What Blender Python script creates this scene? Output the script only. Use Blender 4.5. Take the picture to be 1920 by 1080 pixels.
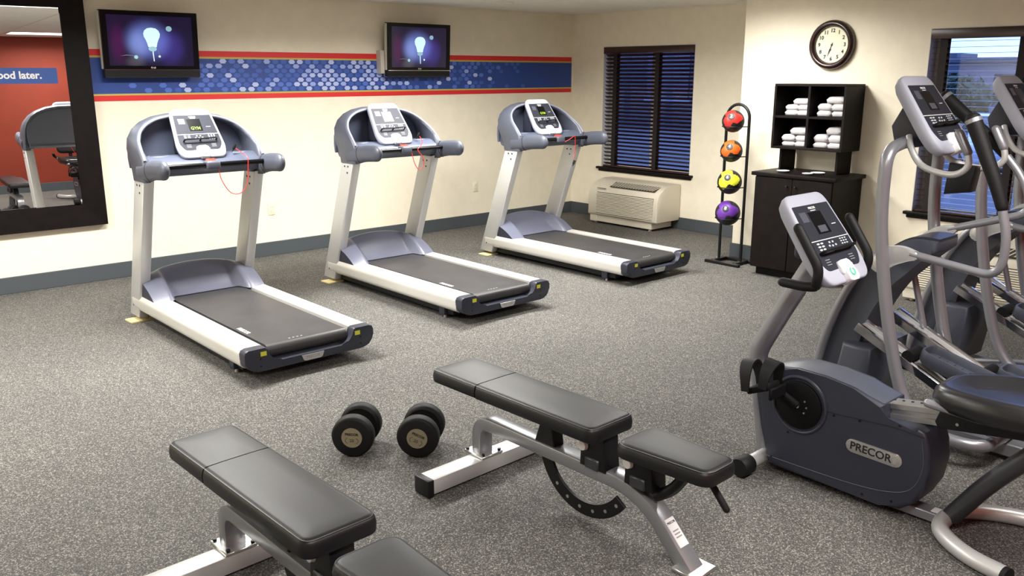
import bpy, bmesh, math, random
from mathutils import Vector, Matrix, Euler

for o in list(bpy.data.objects):
    bpy.data.objects.remove(o)
S = bpy.context.scene
COL = S.collection
PI = math.pi

# ------------------------------------------------------------------ camera
cam_d = bpy.data.cameras.new('camera')
cam_d.sensor_width = 36.0
cam_d.lens = 36.0 * 1619.0 / 1920.0
cam_d.clip_end = 400
cam = bpy.data.objects.new('camera', cam_d)
COL.objects.link(cam)
PITCH = math.atan2(402, 1619)
YAW = math.atan2(1870, 1668)
_fh = Vector((math.cos(YAW), math.sin(YAW), 0))
_r = Vector((math.sin(YAW), -math.cos(YAW), 0))
_F = _fh * math.cos(PITCH) + Vector((0, 0, -math.sin(PITCH)))
_U = _r.cross(_F)
_m = Matrix(((_r.x, _U.x, -_F.x), (_r.y, _U.y, -_F.y), (_r.z, _U.z, -_F.z)))
cam.matrix_world = Matrix.Translation((0, 0, 1.72)) @ _m.to_4x4()
S.camera = cam

# ------------------------------------------------------------------ sky, view
W = bpy.data.worlds.new('dusk_sky')
S.world = W
W.use_nodes = True
_bg = W.node_tree.nodes['Background']
_bg.inputs[0].default_value = (0.33, 0.48, 1.0, 1)
_bg.inputs[1].default_value = 3.6
S.view_settings.view_transform = 'Standard'
S.view_settings.look = 'None'
S.view_settings.gamma = 1
S.view_settings.use_curve_mapping = False
S.view_settings.exposure = 0.0
LAMP = 122.0            # watts of each ceiling lamp
SPREAD = 163.0
MIRROR_YAW = -2.2

# room: x runs along the television wall, y points into it
XB, YL, XP, YC, YR, XN, ZC = 7.90, 7.72, 7.05, 4.71, -0.32, -1.6, 2.42


# ------------------------------------------------------------------ materials
def C(r, g, b):
    def f(c):
        c /= 255.0
        return c / 12.92 if c <= 0.04045 else ((c + 0.055) / 1.055) ** 2.4
    return (f(r), f(g), f(b), 1)


MATS = {}


def mat(name, col, rough=0.5, metal=0.0, spec=0.5, var=0.0, vscale=20, bump=0.0, bscale=200, emit=None, es=0, coat=0.0):
    m = bpy.data.materials.new(name)
    MATS[name] = m
    m.use_nodes = True
    nt = m.node_tree
    b = nt.nodes['Principled BSDF']
    b.inputs['Base Color'].default_value = col
    b.inputs['Roughness'].default_value = rough
    b.inputs['Metallic'].default_value = metal
    b.inputs['Specular IOR Level'].default_value = spec
    b.inputs['Coat Weight'].default_value = coat
    if emit:
        b.inputs['Emission Color'].default_value = emit
        b.inputs['Emission Strength'].default_value = es
    if var or bump:
        tc = nt.nodes.new('ShaderNodeTexCoord')
    if var:
        n = nt.nodes.new('ShaderNodeTexNoise')
        n.inputs['Scale'].default_value = vscale
        n.inputs['Detail'].default_value = 4
        nt.links.new(tc.outputs['Object'], n.inputs['Vector'])
        r = nt.nodes.new('ShaderNodeValToRGB')
        r.color_ramp.elements[0].position = 0.3
        r.color_ramp.elements[1].position = 0.7
        r.color_ramp.elements[0].color = tuple(c * (1 - var) for c in col[:3]) + (1,)
        r.color_ramp.elements[1].color = tuple(min(1, c * (1 + var)) for c in col[:3]) + (1,)
        nt.links.new(n.outputs['Fac'], r.inputs['Fac'])
        nt.links.new(r.outputs['Color'], b.inputs['Base Color'])
    if bump:
        n2 = nt.nodes.new('ShaderNodeTexNoise')
        n2.inputs['Scale'].default_value = bscale
        n2.inputs['Detail'].default_value = 3
        nt.links.new(tc.outputs['Object'], n2.inputs['Vector'])
        bp = nt.nodes.new('ShaderNodeBump')
        bp.inputs['Strength'].default_value = bump
        bp.inputs['Distance'].default_value = 0.01
        nt.links.new(n2.outputs['Fac'], bp.inputs['Height'])
        nt.links.new(bp.outputs['Normal'], b.inputs['Normal'])
    return m


mat('wall_cream', C(236, 228, 207), 0.75, var=0.03, vscale=9, bump=0.06, bscale=260)
mat('wall_red', C(126, 41, 16), 0.7, var=0.05, vscale=5, bump=0.05)
mat('ceiling_tile', C(238, 235, 228), 0.9, var=0.05, vscale=90, bump=0.15, bscale=160)
mat('ceiling_grid', C(205, 200, 190), 0.6)
mat('baseboard', C(70, 76, 80), 0.55, bump=0.03)
mat('stripe_red', C(214, 38, 40), 0.5)
mat('stripe_olive', C(190, 172, 84), 0.5)
mat('stripe_blue', C(36, 66, 140), 0.5, var=0.08, vscale=3)
mat('hex_light', C(176, 188, 232), 0.5)
mat('hex_pale', C(146, 164, 222), 0.5)
mat('hex_mid', C(76, 108, 194), 0.5)
mat('hex_dim', C(56, 88, 172), 0.5)
mat('espresso', C(16, 10, 9), 0.5, spec=0.16, var=0.35, vscale=14, bump=0.03, bscale=60)
mat('espresso_dark', C(12, 8, 7), 0.5, spec=0.16, var=0.3, vscale=12)
mat('blind_wood', C(52, 28, 26), 0.3, var=0.2, vscale=15)
mat('blind_tape', C(26, 17, 17), 0.8)
mat('reveal_white', C(214, 210, 204), 0.7)
mat('silver_paint', C(196, 197, 196), 0.38, metal=0.4, bump=0.02, bscale=500)
mat('silver_light', C(214, 212, 206), 0.34, metal=0.35, bump=0.02, bscale=500)
mat('frame_grey', C(146, 147, 153), 0.34, metal=0.55)
mat('bench_silver', C(150, 152, 156), 0.3, metal=0.6)
mat('slate_plastic', C(68, 72, 83), 0.42, bump=0.03, bscale=700)
mat('slate_dark', C(42, 45, 57), 0.42, bump=0.03, bscale=700)
mat('slate_light', C(116, 119, 134), 0.4)
mat('lilac_grey', C(100, 103, 120), 0.36)
mat('tube_dark', C(50, 51, 55), 0.4)
mat('slate_mid', C(72, 78, 94), 0.36)
mat('console_grey', C(168, 171, 184), 0.5, spec=0.25)
mat('white_plastic', C(236, 236, 238), 0.35)
mat('black_plastic', C(14, 14, 16), 0.45, spec=0.35)
mat('black_gloss', C(8, 8, 11), 0.25, spec=0.25)
mat('black_rubber', C(13, 13, 14), 0.6, spec=0.3, bump=0.05, bscale=300)
mat('panel_dark', C(44, 46, 54), 0.5, spec=0.14)
mat('matte_black', C(9, 9, 10), 0.7, spec=0.15)
mat('vinyl_seat', C(26, 26, 28), 0.3, spec=0.5, bump=0.04, bscale=500)
mat('panel_mid', C(78, 80, 90), 0.25)
mat('key_grey', C(190, 196, 202), 0.4)
mat('belt', C(54, 53, 54), 0.42, var=0.15, vscale=7, bump=0.05, bscale=900)
mat('vinyl_black', C(20, 20, 22), 0.44, spec=0.38, bump=0.04, bscale=500)
mat('piping_black', C(14, 14, 15), 0.4)
mat('chrome', C(215, 215, 218), 0.12, metal=1.0)
mat('brushed', C(200, 200, 198), 0.3, metal=0.9)
mat('red_cord', C(196, 36, 34), 0.45)
mat('cord_pale', C(196, 170, 150), 0.5)
mat('red_plastic', C(206, 48, 36), 0.35)
mat('sticker_yellow', C(206, 206, 60), 0.5)
mat('print_white', C(232, 232, 232), 0.5)
mat('print_grey', C(150, 150, 152), 0.5)
mat('print_black', C(24, 24, 26), 0.5)
mat('print_green', C(70, 200, 150), 0.5)
mat('led_green', C(60, 90, 20), 0.5, emit=C(190, 230, 40), es=1.2)
mat('cream_shim', C(222, 204, 150), 0.7)
mat('ac_beige', C(214, 207, 190), 0.45)
mat('ac_dark', C(70, 66, 60), 0.6)
mat('outlet', C(228, 222, 196), 0.4)
mat('towel_white', C(188, 185, 187), 0.95, var=0.04, vscale=60, bump=0.5, bscale=420)
mat('ball_black', C(22, 22, 23), 0.5, bump=0.1, bscale=250)
mat('ball_red', C(205, 42, 34), 0.4, bump=0.06, bscale=250)
mat('ball_orange', C(226, 92, 26), 0.4, bump=0.06, bscale=250)
mat('ball_yellow', C(214, 214, 52), 0.4, bump=0.06, bscale=250)
mat('ball_purple', C(92, 44, 140), 0.4, bump=0.06, bscale=250)
mat('clock_wood', C(40, 20, 18), 0.22, var=0.3, vscale=9, coat=0.4)
mat('clock_face', C(232, 228, 200), 0.6)
mat('tray_silver', C(226, 226, 226), 0.3, metal=0.25)
mat('dumbbell_label', C(140, 132, 108), 0.45, metal=0.2)
mat('mirror_glass', (0.92, 0.92, 0.92, 1), 0.0, metal=1.0)
mat('decal_blue', C(34, 76, 150), 0.4)
mat('tv_edge', C(190, 186, 176), 0.3)
mat('lamp_frame', C(226, 224, 218), 0.5)
mat('lamp_diffuser', C(240, 240, 236), 0.6, emit=(1.0, 0.98, 0.94, 1), es=6.0)
mat('asphalt', C(84, 86, 92), 0.9, var=0.1, vscale=3)
mat('grass', C(62, 84, 48), 0.9, var=0.4, vscale=2)
mat('leaf_dark', C(44, 62, 44), 0.8, var=0.4, vscale=8)
mat('bark', C(60, 48, 40), 0.9)
mat('far_wall', C(110, 116, 132), 0.8, var=0.08, vscale=0.6)
mat('far_roof', C(84, 90, 104), 0.8)
mat('nearby_wall', C(54, 58, 72), 0.8, var=0.1, vscale=0.8)
mat('far_glass', C(40, 50, 70), 0.15)
mat('car_paint', C(150, 166, 190), 0.25, metal=0.3, coat=0.5)
mat('outer_wall', C(130, 122, 112), 0.85, var=0.05, vscale=4)


def glass_mat():
    m = bpy.data.materials.new('window_glass')
    MATS['window_glass'] = m
    m.use_nodes = True
    nt = m.node_tree
    nt.nodes.clear()
    o = nt.nodes.new('ShaderNodeOutputMaterial')
    mx = nt.nodes.new('ShaderNodeMixShader')
    t = nt.nodes.new('ShaderNodeBsdfTransparent')
    t.inputs[0].default_value = (0.86, 0.90, 0.97, 1)
    g = nt.nodes.new('ShaderNodeBsdfGlossy')
    g.inputs['Roughness'].default_value = 0.02
    fr = nt.nodes.new('ShaderNodeFresnel')
    fr.inputs[0].default_value = 1.45
    nt.links.new(fr.outputs[0], mx.inputs[0])
    nt.links.new(t.outputs[0], mx.inputs[1])
    nt.links.new(g.outputs[0], mx.inputs[2])
    nt.links.new(mx.outputs[0], o.inputs[0])


glass_mat()


def floor_mat():
    m = bpy.data.materials.new('rubber_floor')
    MATS['rubber_floor'] = m
    m.use_nodes = True
    nt = m.node_tree
    N, L = nt.nodes, nt.links
    b = N['Principled BSDF']
    tc = N.new('ShaderNodeTexCoord')

    def vor(scale):
        v = N.new('ShaderNodeTexVoronoi')
        v.inputs['Scale'].default_value = scale
        L.new(tc.outputs['Object'], v.inputs['Vector'])
        return v

    def ramp(inp, stops):
        r = N.new('ShaderNodeValToRGB')
        cr = r.color_ramp
        cr.interpolation = 'LINEAR'
        while len(cr.elements) < len(stops):
            cr.elements.new(0.5)
        for e, (p, c) in zip(cr.elements, stops):
            e.position = p
            e.color = c
        L.new(inp, r.inputs['Fac'])
        return r
    v = vor(240)
    sep = N.new('ShaderNodeSeparateColor')
    L.new(v.outputs['Color'], sep.inputs[0])
    r1 = ramp(sep.outputs[0], [(0.0, C(53, 53, 51)), (0.45, C(73, 72, 70)), (0.66, C(89, 88, 85)), (0.82, C(113, 111, 106)), (0.93, C(154, 151, 144)), (1.0, C(88, 86, 82))])
    n = N.new('ShaderNodeTexNoise')
    n.inputs['Scale'].default_value = 1.3
    n.inputs['Detail'].default_value = 5
    L.new(tc.outputs['Object'], n.inputs['Vector'])
    r2 = ramp(n.outputs['Fac'], [(0.3, (0.90, 0.90, 0.90, 1)), (0.7, (1.08, 1.07, 1.05, 1))])
    mx = N.new('ShaderNodeMix')
    mx.data_type = 'RGBA'
    mx.blend_type = 'MULTIPLY'
    mx.inputs['Factor'].default_value = 1
    L.new(r1.outputs[0], mx.inputs[6])
    L.new(r2.outputs[0], mx.inputs[7])
    L.new(mx.outputs[2], b.inputs['Base Color'])
    b.inputs['Roughness'].default_value = 0.75
    b.inputs['Specular IOR Level'].default_value = 0.35
    bp = N.new('ShaderNodeBump')
    bp.inputs['Strength'].default_value = 0.12
    bp.inputs['Distance'].default_value = 0.004
    L.new(sep.outputs[1], bp.inputs['Height'])
    L.new(bp.outputs[0], b.inputs['Normal'])


floor_mat()


# ------------------------------------------------------------------ objects
def tag(o, label=None, cat=None, group=None, kind=None):
    if label:
        o['label'] = label
    if cat:
        o['category'] = cat
    if group:
        o['group'] = group
    if kind:
        o['kind'] = kind
    return o


def thing(name, label, cat, loc=(0, 0, 0), rz=0.0, group=None, kind=None):
    o = bpy.data.objects.new(name, None)
    COL.objects.link(o)
    o.empty_display_size = 0.1
    o.location = loc
    o.rotation_euler = (0, 0, rz)
    return tag(o, label, cat, group, kind)


def link(name, me, parent=None):
    o = bpy.data.objects.new(name, me)
    COL.objects.link(o)
    if parent:
        o.parent = parent
    return o


def copy_tree(o, parent=None):
    c = o.copy()
    COL.objects.link(c)
    c.parent = parent
    for ch in list(o.children):
        copy_tree(ch, c)
    return c


def fil(pts, r, n=5, closed=False):
    """polyline with rounded corners; r one radius or one per corner"""
    P = [Vector(p) for p in pts]
    m = len(P)
    out = []
    for i in range(m):
        if not closed and i in (0, m - 1):
            out.append(P[i])
            continue
        a, b, c = P[i - 1], P[i], P[(i + 1) % m]
        rr = r[i] if isinstance(r, (list, tuple)) else r
        d1, d2 = (a - b), (c - b)
        l1, l2 = d1.length, d2.length
        if rr <= 0 or l1 < 1e-6 or l2 < 1e-6:
            out.append(b)
            continue
        k = min(rr, l1 * 0.49, l2 * 0.49)
        p, q = b + d1 / l1 * k, b + d2 / l2 * k
        for j in range(n + 1):
            t = j / n
            out.append(p * (1 - t) ** 2 + b * 2 * t * (1 - t) + q * t * t)
    return out


def spline(pts, n=6):
    P = [Vector(p) for p in pts]
    P = [P[0] * 2 - P[1]] + P + [P[-1] * 2 - P[-2]]
    out = []
    for i in range(1, len(P) - 2):
        for j in range(n):
            t = j / n
            a, b, c, d = P[i - 1], P[i], P[i + 1], P[i + 2]
            out.append(0.5 * ((2 * b) + (c - a) * t + (2 * a - 5 * b + 4 * c - d) * t * t + (3 * b - a - 3 * c + d) * t ** 3))
    out.append(P[-2])
    return out


def circ(r, n=12, sx=1.0, sy=1.0):
    return [(r * sx * math.cos(2 * PI * i / n), r * sy * math.sin(2 * PI * i / n)) for i in range(n)]


def rrect(w, h, r, n=3, cx=0.0, cy=0.0):
    pts = []
    for (x, y, a) in ((w / 2 - r, h / 2 - r, 0), (-w / 2 + r, h / 2 - r, 90), (-w / 2 + r, -h / 2 + r, 180), (w / 2 - r, -h / 2 + r, 270)):
        for i in range(n + 1):
            t = math.radians(a + 90 * i / n)
            pts.append((cx + x + r * math.cos(t), cy + y + r * math.sin(t)))
    return pts


class G:
    """collects shapes for ONE mesh"""

    def __init__(self, M=None):
        self.bm = bmesh.new()
        self.M = M or Matrix.Identity(4)

    def v(self, p):
        return self.bm.verts.new(self.M @ Vector(p))

    def face(self, vs):
        try:
            return self.bm.faces.new(vs)
        except ValueError:
            return None

    def poly(self, pts):
        self.face([self.v(p) for p in pts])
        return self

    def box(self, lo, hi, bev=0.0, seg=2, M=None):
        T = self.M @ (M or Matrix.Identity(4))
        c = [(x, y, z) for x in (lo[0], hi[0]) for y in (lo[1], hi[1]) for z in (lo[2], hi[2])]
        vs = [self.bm.verts.new(T @ Vector(p)) for p in c]
        fs = [self.bm.faces.new([vs[i] for i in f]) for f in ((0, 1, 3, 2), (4, 6, 7, 5), (0, 4, 5, 1), (2, 3, 7, 6), (0, 2, 6, 4), (1, 5, 7, 3))]
        if bev:
            es = list({e for f in fs for e in f.edges})
            bmesh.ops.bevel(self.bm, geom=es, offset=bev, segments=seg, affect='EDGES', profile=0.5)
        return self

    def loft(self, rings, cap=True, closed=False, ring_closed=True):
        R = [[self.v(p) for p in ring] for ring in rings]
        m = len(R[0])
        k = len(R)
        for i in range(k if closed else k - 1):
            a, b = R[i], R[(i + 1) % k]
            for j in range(m if ring_closed else m - 1):
                self.face([a[j], a[(j + 1) % m], b[(j + 1) % m], b[j]])
        if cap and not closed:
            self.face(list(reversed(R[0])))
            self.face(R[-1])
        return self

    def tube(self, path, r, seg=12, sec=None, up=None, cap=True, closed=False, round_end=False):
        P = [Vector(p) for p in path]
        n = len(P)
        rad = list(r) if isinstance(r, (list, tuple)) else [r] * n
        if round_end and not sec:
            def dome(i, j):
                d = (P[i] - P[j]).normalized()
                R_ = rad[i]
                return [(P[i] + d * R_ * math.sin(a), R_ * math.cos(a)) for a in (0.5, 0.95, 1.3, 1.5)]
            s, e = dome(0, 1), dome(n - 1, n - 2)
            P = [p for p, _ in reversed(s)] + P + [p for p, _ in e]
            rad = [q for _, q in reversed(s)] + rad + [q for _, q in e]
            n = len(P)
        T = []
        for i in range(n):
            if closed:
                t = P[(i + 1) % n] - P[i - 1]
            else:
                t = P[min(i + 1, n - 1)] - P[max(i - 1, 0)]
            T.append(t.normalized())
        u = Vector(up) if up else (Vector((0, 0, 1)) if abs(T[0].z) < 0.9 else Vector((1, 0, 0)))
        u = (u - T[0] * u.dot(T[0])).normalized()
        rings = []
        for i in range(n):
            if i:
                u = (u - T[i] * u.dot(T[i]))
                u = u.normalized()
            w = T[i].cross(u)
            s2 = sec if sec else circ(1.0, seg)
            k = rad[i]
            rings.append([P[i] + (w * a + u * b) * k for a, b in s2])
        return self.loft(rings, cap, closed)

    def cyl(self, a, b, r, r2=None, seg=16):
        return self.tube([a, b], [r, r if r2 is None else r2], seg)

    def prism(self, outline, axis, lo, hi, bev=0.0, seg=2, M=None):
        """outline: 2d points; axis 'x' -> (y,z), 'y' -> (x,z), 'z' -> (x,y)"""
        T = self.M @ (M or Matrix.Identity(4))

        def p3(p, h):
            a, b = p[0], p[1]
            return T @ Vector({'x': (h, a, b), 'y': (a, h, b), 'z': (a, b, h)}[axis])
        A = [self.bm.verts.new(p3(p, lo)) for p in outline]
        B = [self.bm.verts.new(p3(p, hi)) for p in outline]
        n = len(A)
        fa = self.bm.faces.new(list(reversed(A)))
        fb = self.bm.faces.new(B)
        for i in range(n):
            self.bm.faces.new([A[i], A[(i + 1) % n], B[(i + 1) % n], B[i]])
        if bev:
            es = list(fa.edges) + list(fb.edges)
            bmesh.ops.bevel(self.bm, geom=es, offset=bev, segments=seg, affect='EDGES', profile=0.5)
        return self

    def lathe(self, prof, seg=24, M=None, closed=False):
        """prof (r, z) about z"""
        T = M or Matrix.Identity(4)
        rings = []
        for r, z in prof:
            rings.append([T @ Vector((r * math.cos(2 * PI * i / seg), r * math.sin(2 * PI * i / seg), z)) for i in range(seg)])
        return self.loft(rings, True, closed)

    def ball(self, c, r, u=20, v=14, M=None):
        T = M or Matrix.Identity(4)
        rings = []
        for i in range(v + 1):
            a = -PI / 2 + PI * i / v
            rr = max(1e-4, math.cos(a))
            rings.append([Vector(c) + T @ Vector((r * rr * math.cos(2 * PI * j / u), r * rr * math.sin(2 * PI * j / u), r * math.sin(a))) for j in range(u)])
        return self.loft(rings, True)

    def obj(self, name, m, parent=None, ang=38, label=None):
        bmesh.ops.remove_doubles(self.bm, verts=self.bm.verts, dist=1e-6)
        bmesh.ops.recalc_face_normals(self.bm, faces=self.bm.faces)
        me = bpy.data.meshes.new(name)
        self.bm.to_mesh(me)
        self.bm.free()
        ms = m if isinstance(m, (list, tuple)) else [m]
        for x in ms:
            me.materials.append(MATS[x])
        for p in me.polygons:
            p.use_smooth = True
        me.set_sharp_from_angle(angle=math.radians(ang))
        o = link(name, me, parent)
        if label:
            o['label'] = label
        return o


def frame(origin, xdir, ydir):
    x = Vector(xdir).normalized()
    y = Vector(ydir).normalized()
    z = x.cross(y).normalized()
    y = z.cross(x)
    return Matrix(((x.x, y.x, z.x, origin[0]), (x.y, y.y, z.y, origin[1]), (x.z, y.z, z.z, origin[2]), (0, 0, 0, 1)))


def text(body, size, m, parent, M, name='lettering', ext=0.0006, align='CENTER', bold=0.0, sx=1.0):
    cu = bpy.data.curves.new(name, 'FONT')
    cu.body = body
    cu.size = size
    cu.align_x = align
    cu.align_y = 'CENTER'
    cu.extrude = ext
    cu.offset = bold
    cu.resolution_u = 3
    t = bpy.data.objects.new(name, cu)
    COL.objects.link(t)
    me = bpy.data.meshes.new_from_object(t)
    bpy.data.objects.remove(t)
    bpy.data.curves.remove(cu)
    me.transform(M @ Matrix.Diagonal((sx, 1, 1, 1)))
    me.materials.clear()
    me.materials.append(MATS[m])
    return link(name, me, parent)


# ================================================================== the room
def struct(g, name, m, label, cat):
    return tag(g.obj(name, m, None, 15), label, cat, kind='structure')


struct(G().box((XN - 0.2, YR - 0.2, -0.12), (XB + 0.2, YL + 0.2, 0)), 'floor', 'rubber_floor', 'grey speckled rubber gym floor', 'floor')
wall_left = struct(G().box((XN - 0.2, YL, 0), (XB + 0.2, YL + 0.18, ZC + 0.1)), 'wall_left', 'wall_cream', 'cream wall with the televisions and blue striped border', 'wall')
# window 1 in the back wall, window 2 in the projecting wall
W1 = (5.885, 7.215, 0.615, 2.03)
W2 = (1.705, 3.035, 0.635, 2.06)


def wall_with_hole(x0, x1, ya, yb, hole):
    g = G()
    y0, y1, z0, z1 = hole
    Y = [ya, y0, y1, yb]
    Z = [0, z0, z1, ZC + 0.1]
    V = [[[g.v((x, Y[i], Z[j])) for j in range(4)] for i in range(4)] for x in (x0, x1)]
    for k in (0, 1):
        for i in range(3):
            for j in range(3):
                if not (i == 1 and j == 1):
                    g.face([V[k][i][j], V[k][i + 1][j], V[k][i + 1][j + 1], V[k][i][j + 1]])

    def side(a, b):
        g.face([V[0][a[0]][a[1]], V[0][b[0]][b[1]], V[1][b[0]][b[1]], V[1][a[0]][a[1]]])
    for i in range(3):
        side((i, 0), (i + 1, 0))
        side((i, 3), (i + 1, 3))
        side((0, i), (0, i + 1))
        side((3, i), (3, i + 1))
    for a, b in (((1, 1), (2, 1)), ((2, 1), (2, 2)), ((2, 2), (1, 2)), ((1, 2), (1, 1))):
        side(a, b)
    return g


struct(wall_with_hole(XB, XB + 0.18, YC, YL, W1), 'wall_back', 'wall_cream', 'cream back wall with the closed dark blind', 'wall')
struct(wall_with_hole(XP, XP + 0.18, YR, YC - 0.001, W2), 'wall_right', 'wall_cream', 'cream projecting wall with the clock', 'wall')
struct(G().box((XP + 0.18, YC - 0.18, 0), (XB + 0.18, YC, ZC + 0.1)), 'wall_jog', 'wall_cream', 'short cream return wall beside the ball rack', 'wall')
struct(G().box((XN, YR - 0.18, 0), (XP + 0.18, YR, ZC + 0.1)), 'wall_opposite', 'wall_red', 'rust red wall seen in the mirror', 'wall')
struct(G().box((XN - 0.18, YR, 0), (XN, YL, ZC + 0.1)), 'wall_near', 'wall_cream', 'plain cream wall beside the mirror end', 'wall')


def baseboard(name, lo, hi, label):
    struct(G().box(lo, hi, 0.004), name, 'baseboard', label, 'baseboard')


BH, BT = 0.135, 0.014
baseboard('baseboard_left', (XN, YL - BT, 0), (XB, YL + 0.002, BH), 'dark grey baseboard under the televisions')
baseboard('baseboard_back', (XB - BT, YC, 0), (XB + 0.002, YL - BT, BH), 'dark grey baseboard behind the air conditioner')
baseboard('baseboard_right', (XP - BT, YR + BT, 0), (XP + 0.002, YC + BT, BH), 'dark grey baseboard under the clock')
baseboard('baseboard_jog', (XP + 0.002, YC - 0.002, 0), (XB - BT, YC + BT, BH), 'dark grey baseboard on the return wall')
baseboard('baseboard_opposite', (XN, YR - 0.002, 0), (XP, YR + BT, BH), 'dark grey baseboard under the red wall')
baseboard('baseboard_near', (XN - 0.002, YR + BT, 0), (XN + BT, YL - BT, BH), 'dark grey baseboard at the near wall')

# ---- ceiling with lay-in tiles and lamps
ceil = struct(G().box((XN - 0.2, YR - 0.2, ZC + 0.03), (XB + 0.2, YL + 0.2, ZC + 0.13)), 'ceiling', 'ceiling_tile', 'off-white suspended ceiling of acoustic tiles', 'ceiling')
TX, TY = 1.22, 0.61
NX, NY = 9, 14
GX = XN - 0.61     # the tile grid starts with a half column
LAMPS = [(1, 9), (3, 9), (5, 9), (6, 7), (2, 1), (4, 1)]
tile_me = None
for i in range(NX):
    for j in range(NY):
        if (i, j) in LAMPS:
            continue
        x0, y0 = max(XN, GX + i * TX), YR + j * TY
        x1, y1 = min(GX + (i + 1) * TX, XB), min(y0 + TY, YL)
        full = abs(x1 - x0 - TX) < 1e-6 and abs(y1 - y0 - TY) < 1e-6
        if full and tile_me:
            o = link('ceiling_tile', tile_me, ceil)
        else:
            g = G()
            g.box((0.009, 0.009, ZC - 0.002), (x1 - x0 - 0.009, y1 - y0 - 0.009, ZC + 0.028), 0.003, 1)
            o = g.obj('ceiling_tile', 'ceiling_tile', ceil)
            if full:
                tile_me = o.data
        o.location = (x0, y0, 0)
g = G()
for i in range(NX + 1):
    x = max(XN, min(GX + i * TX, XB))
    g.box((x - 0.011, YR, ZC), (x + 0.011, YL, ZC + 0.03))
g.obj('grid_runner', 'ceiling_grid', ceil)
g = G()
for j in range(NY + 1):
    y = min(YR + j * TY, YL)
    g.box((XN, y - 0.011, ZC + 0.0005), (XB, y + 0.011, ZC + 0.0295))
g.obj('grid_cross_tee', 'ceiling_grid', ceil)

NAMES = {(1, 9): 'before the mirror', (3, 9): 'over the nearest treadmill', (5, 9): 'over the middle treadmill',
         (6, 7): 'before the towel cabinet', (2, 1): 'overhead beside the camera', (4, 1): 'near the red wall, seen in the mirror'}
lamp0 = None
for (i, j) in LAMPS:
    x0, y0 = GX + i * TX, YR + j * TY
    lab = 'recessed fluorescent ceiling lamp ' + NAMES[(i, j)]
    if lamp0 is None:
        lamp0 = thing('ceiling_lamp', lab, 'lamp', (x0 + TX / 2, y0 + TY / 2, ZC), group='recessed ceiling lamps')
        g = G()
        a, b = TX / 2 - 0.012, TY / 2 - 0.012
        for (lo, hi) in (((-a, -b, -.004), (a, -b + .03, .02)), ((-a, b - .03, -.004), (a, b, .02)), ((-a, -b + .03, -.004), (-a + .03, b - .03, .02)), ((a - .03, -b + .03, -.004), (a, b - .03, .02))):
            g.box(lo, hi)
        g.obj('lamp_frame', 'lamp_frame', lamp0)
        G().box((-a + .031, -b + .031, 0.006), (a - .031, b - .031, 0.014)).obj('diffuser', 'lamp_diffuser', lamp0)
        ld = bpy.data.lights.new('tube_light', 'AREA')
        ld.shape = 'RECTANGLE'
        ld.size, ld.size_y = TX - 0.10, TY - 0.10
        ld.energy = LAMP
        ld.spread = math.radians(SPREAD)
        ld.color = (1.0, 0.975, 0.93)
        lo = bpy.data.objects.new('tube_light', ld)
        COL.objects.link(lo)
        lo.parent = lamp0
        lo.location = (0, 0, -0.006)
        lamp = lamp0
    else:
        lamp = copy_tree(lamp0)
        lamp.location = (x0 + TX / 2, y0 + TY / 2, ZC)
        lamp['label'] = lab
        if j < 8:                      # output turned down so the near floor and clock wall don't wash out
            for ch in lamp.children:
                if ch.type == 'LIGHT':
                    ch.data = ch.data.copy()
                    ch.data.energy = LAMP * (0.62 if j == 7 else 0.5)

# round ceiling speaker near the television wall
sp = thing('ceiling_speaker', 'round white ceiling speaker grille near the television wall', 'speaker', (6.05, 6.9, ZC - 0.002))
G().lathe([(0.001, -0.010), (0.088, -0.010), (0.095, -0.006), (0.095, 0.004), (0.001, 0.004)], 28).obj('grille', 'ceiling_tile', sp)
G().tube([(0.1 * math.cos(a), 0.1 * math.sin(a), -0.005) for a in [2 * PI * k / 32 for k in range(32)]], 0.009, 8, closed=True).obj('rim', 'lamp_frame', sp)

# ---- wallpaper border on the left wall
y0 = YL - 0.003
XE = 7.868


def band(name, z0, z1, m, d=0.003, n=1):
    G().box((XN + 0.001, YL - d, z0), (XE, YL + 0.001, z1)).obj(name, m, wall_left)


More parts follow.
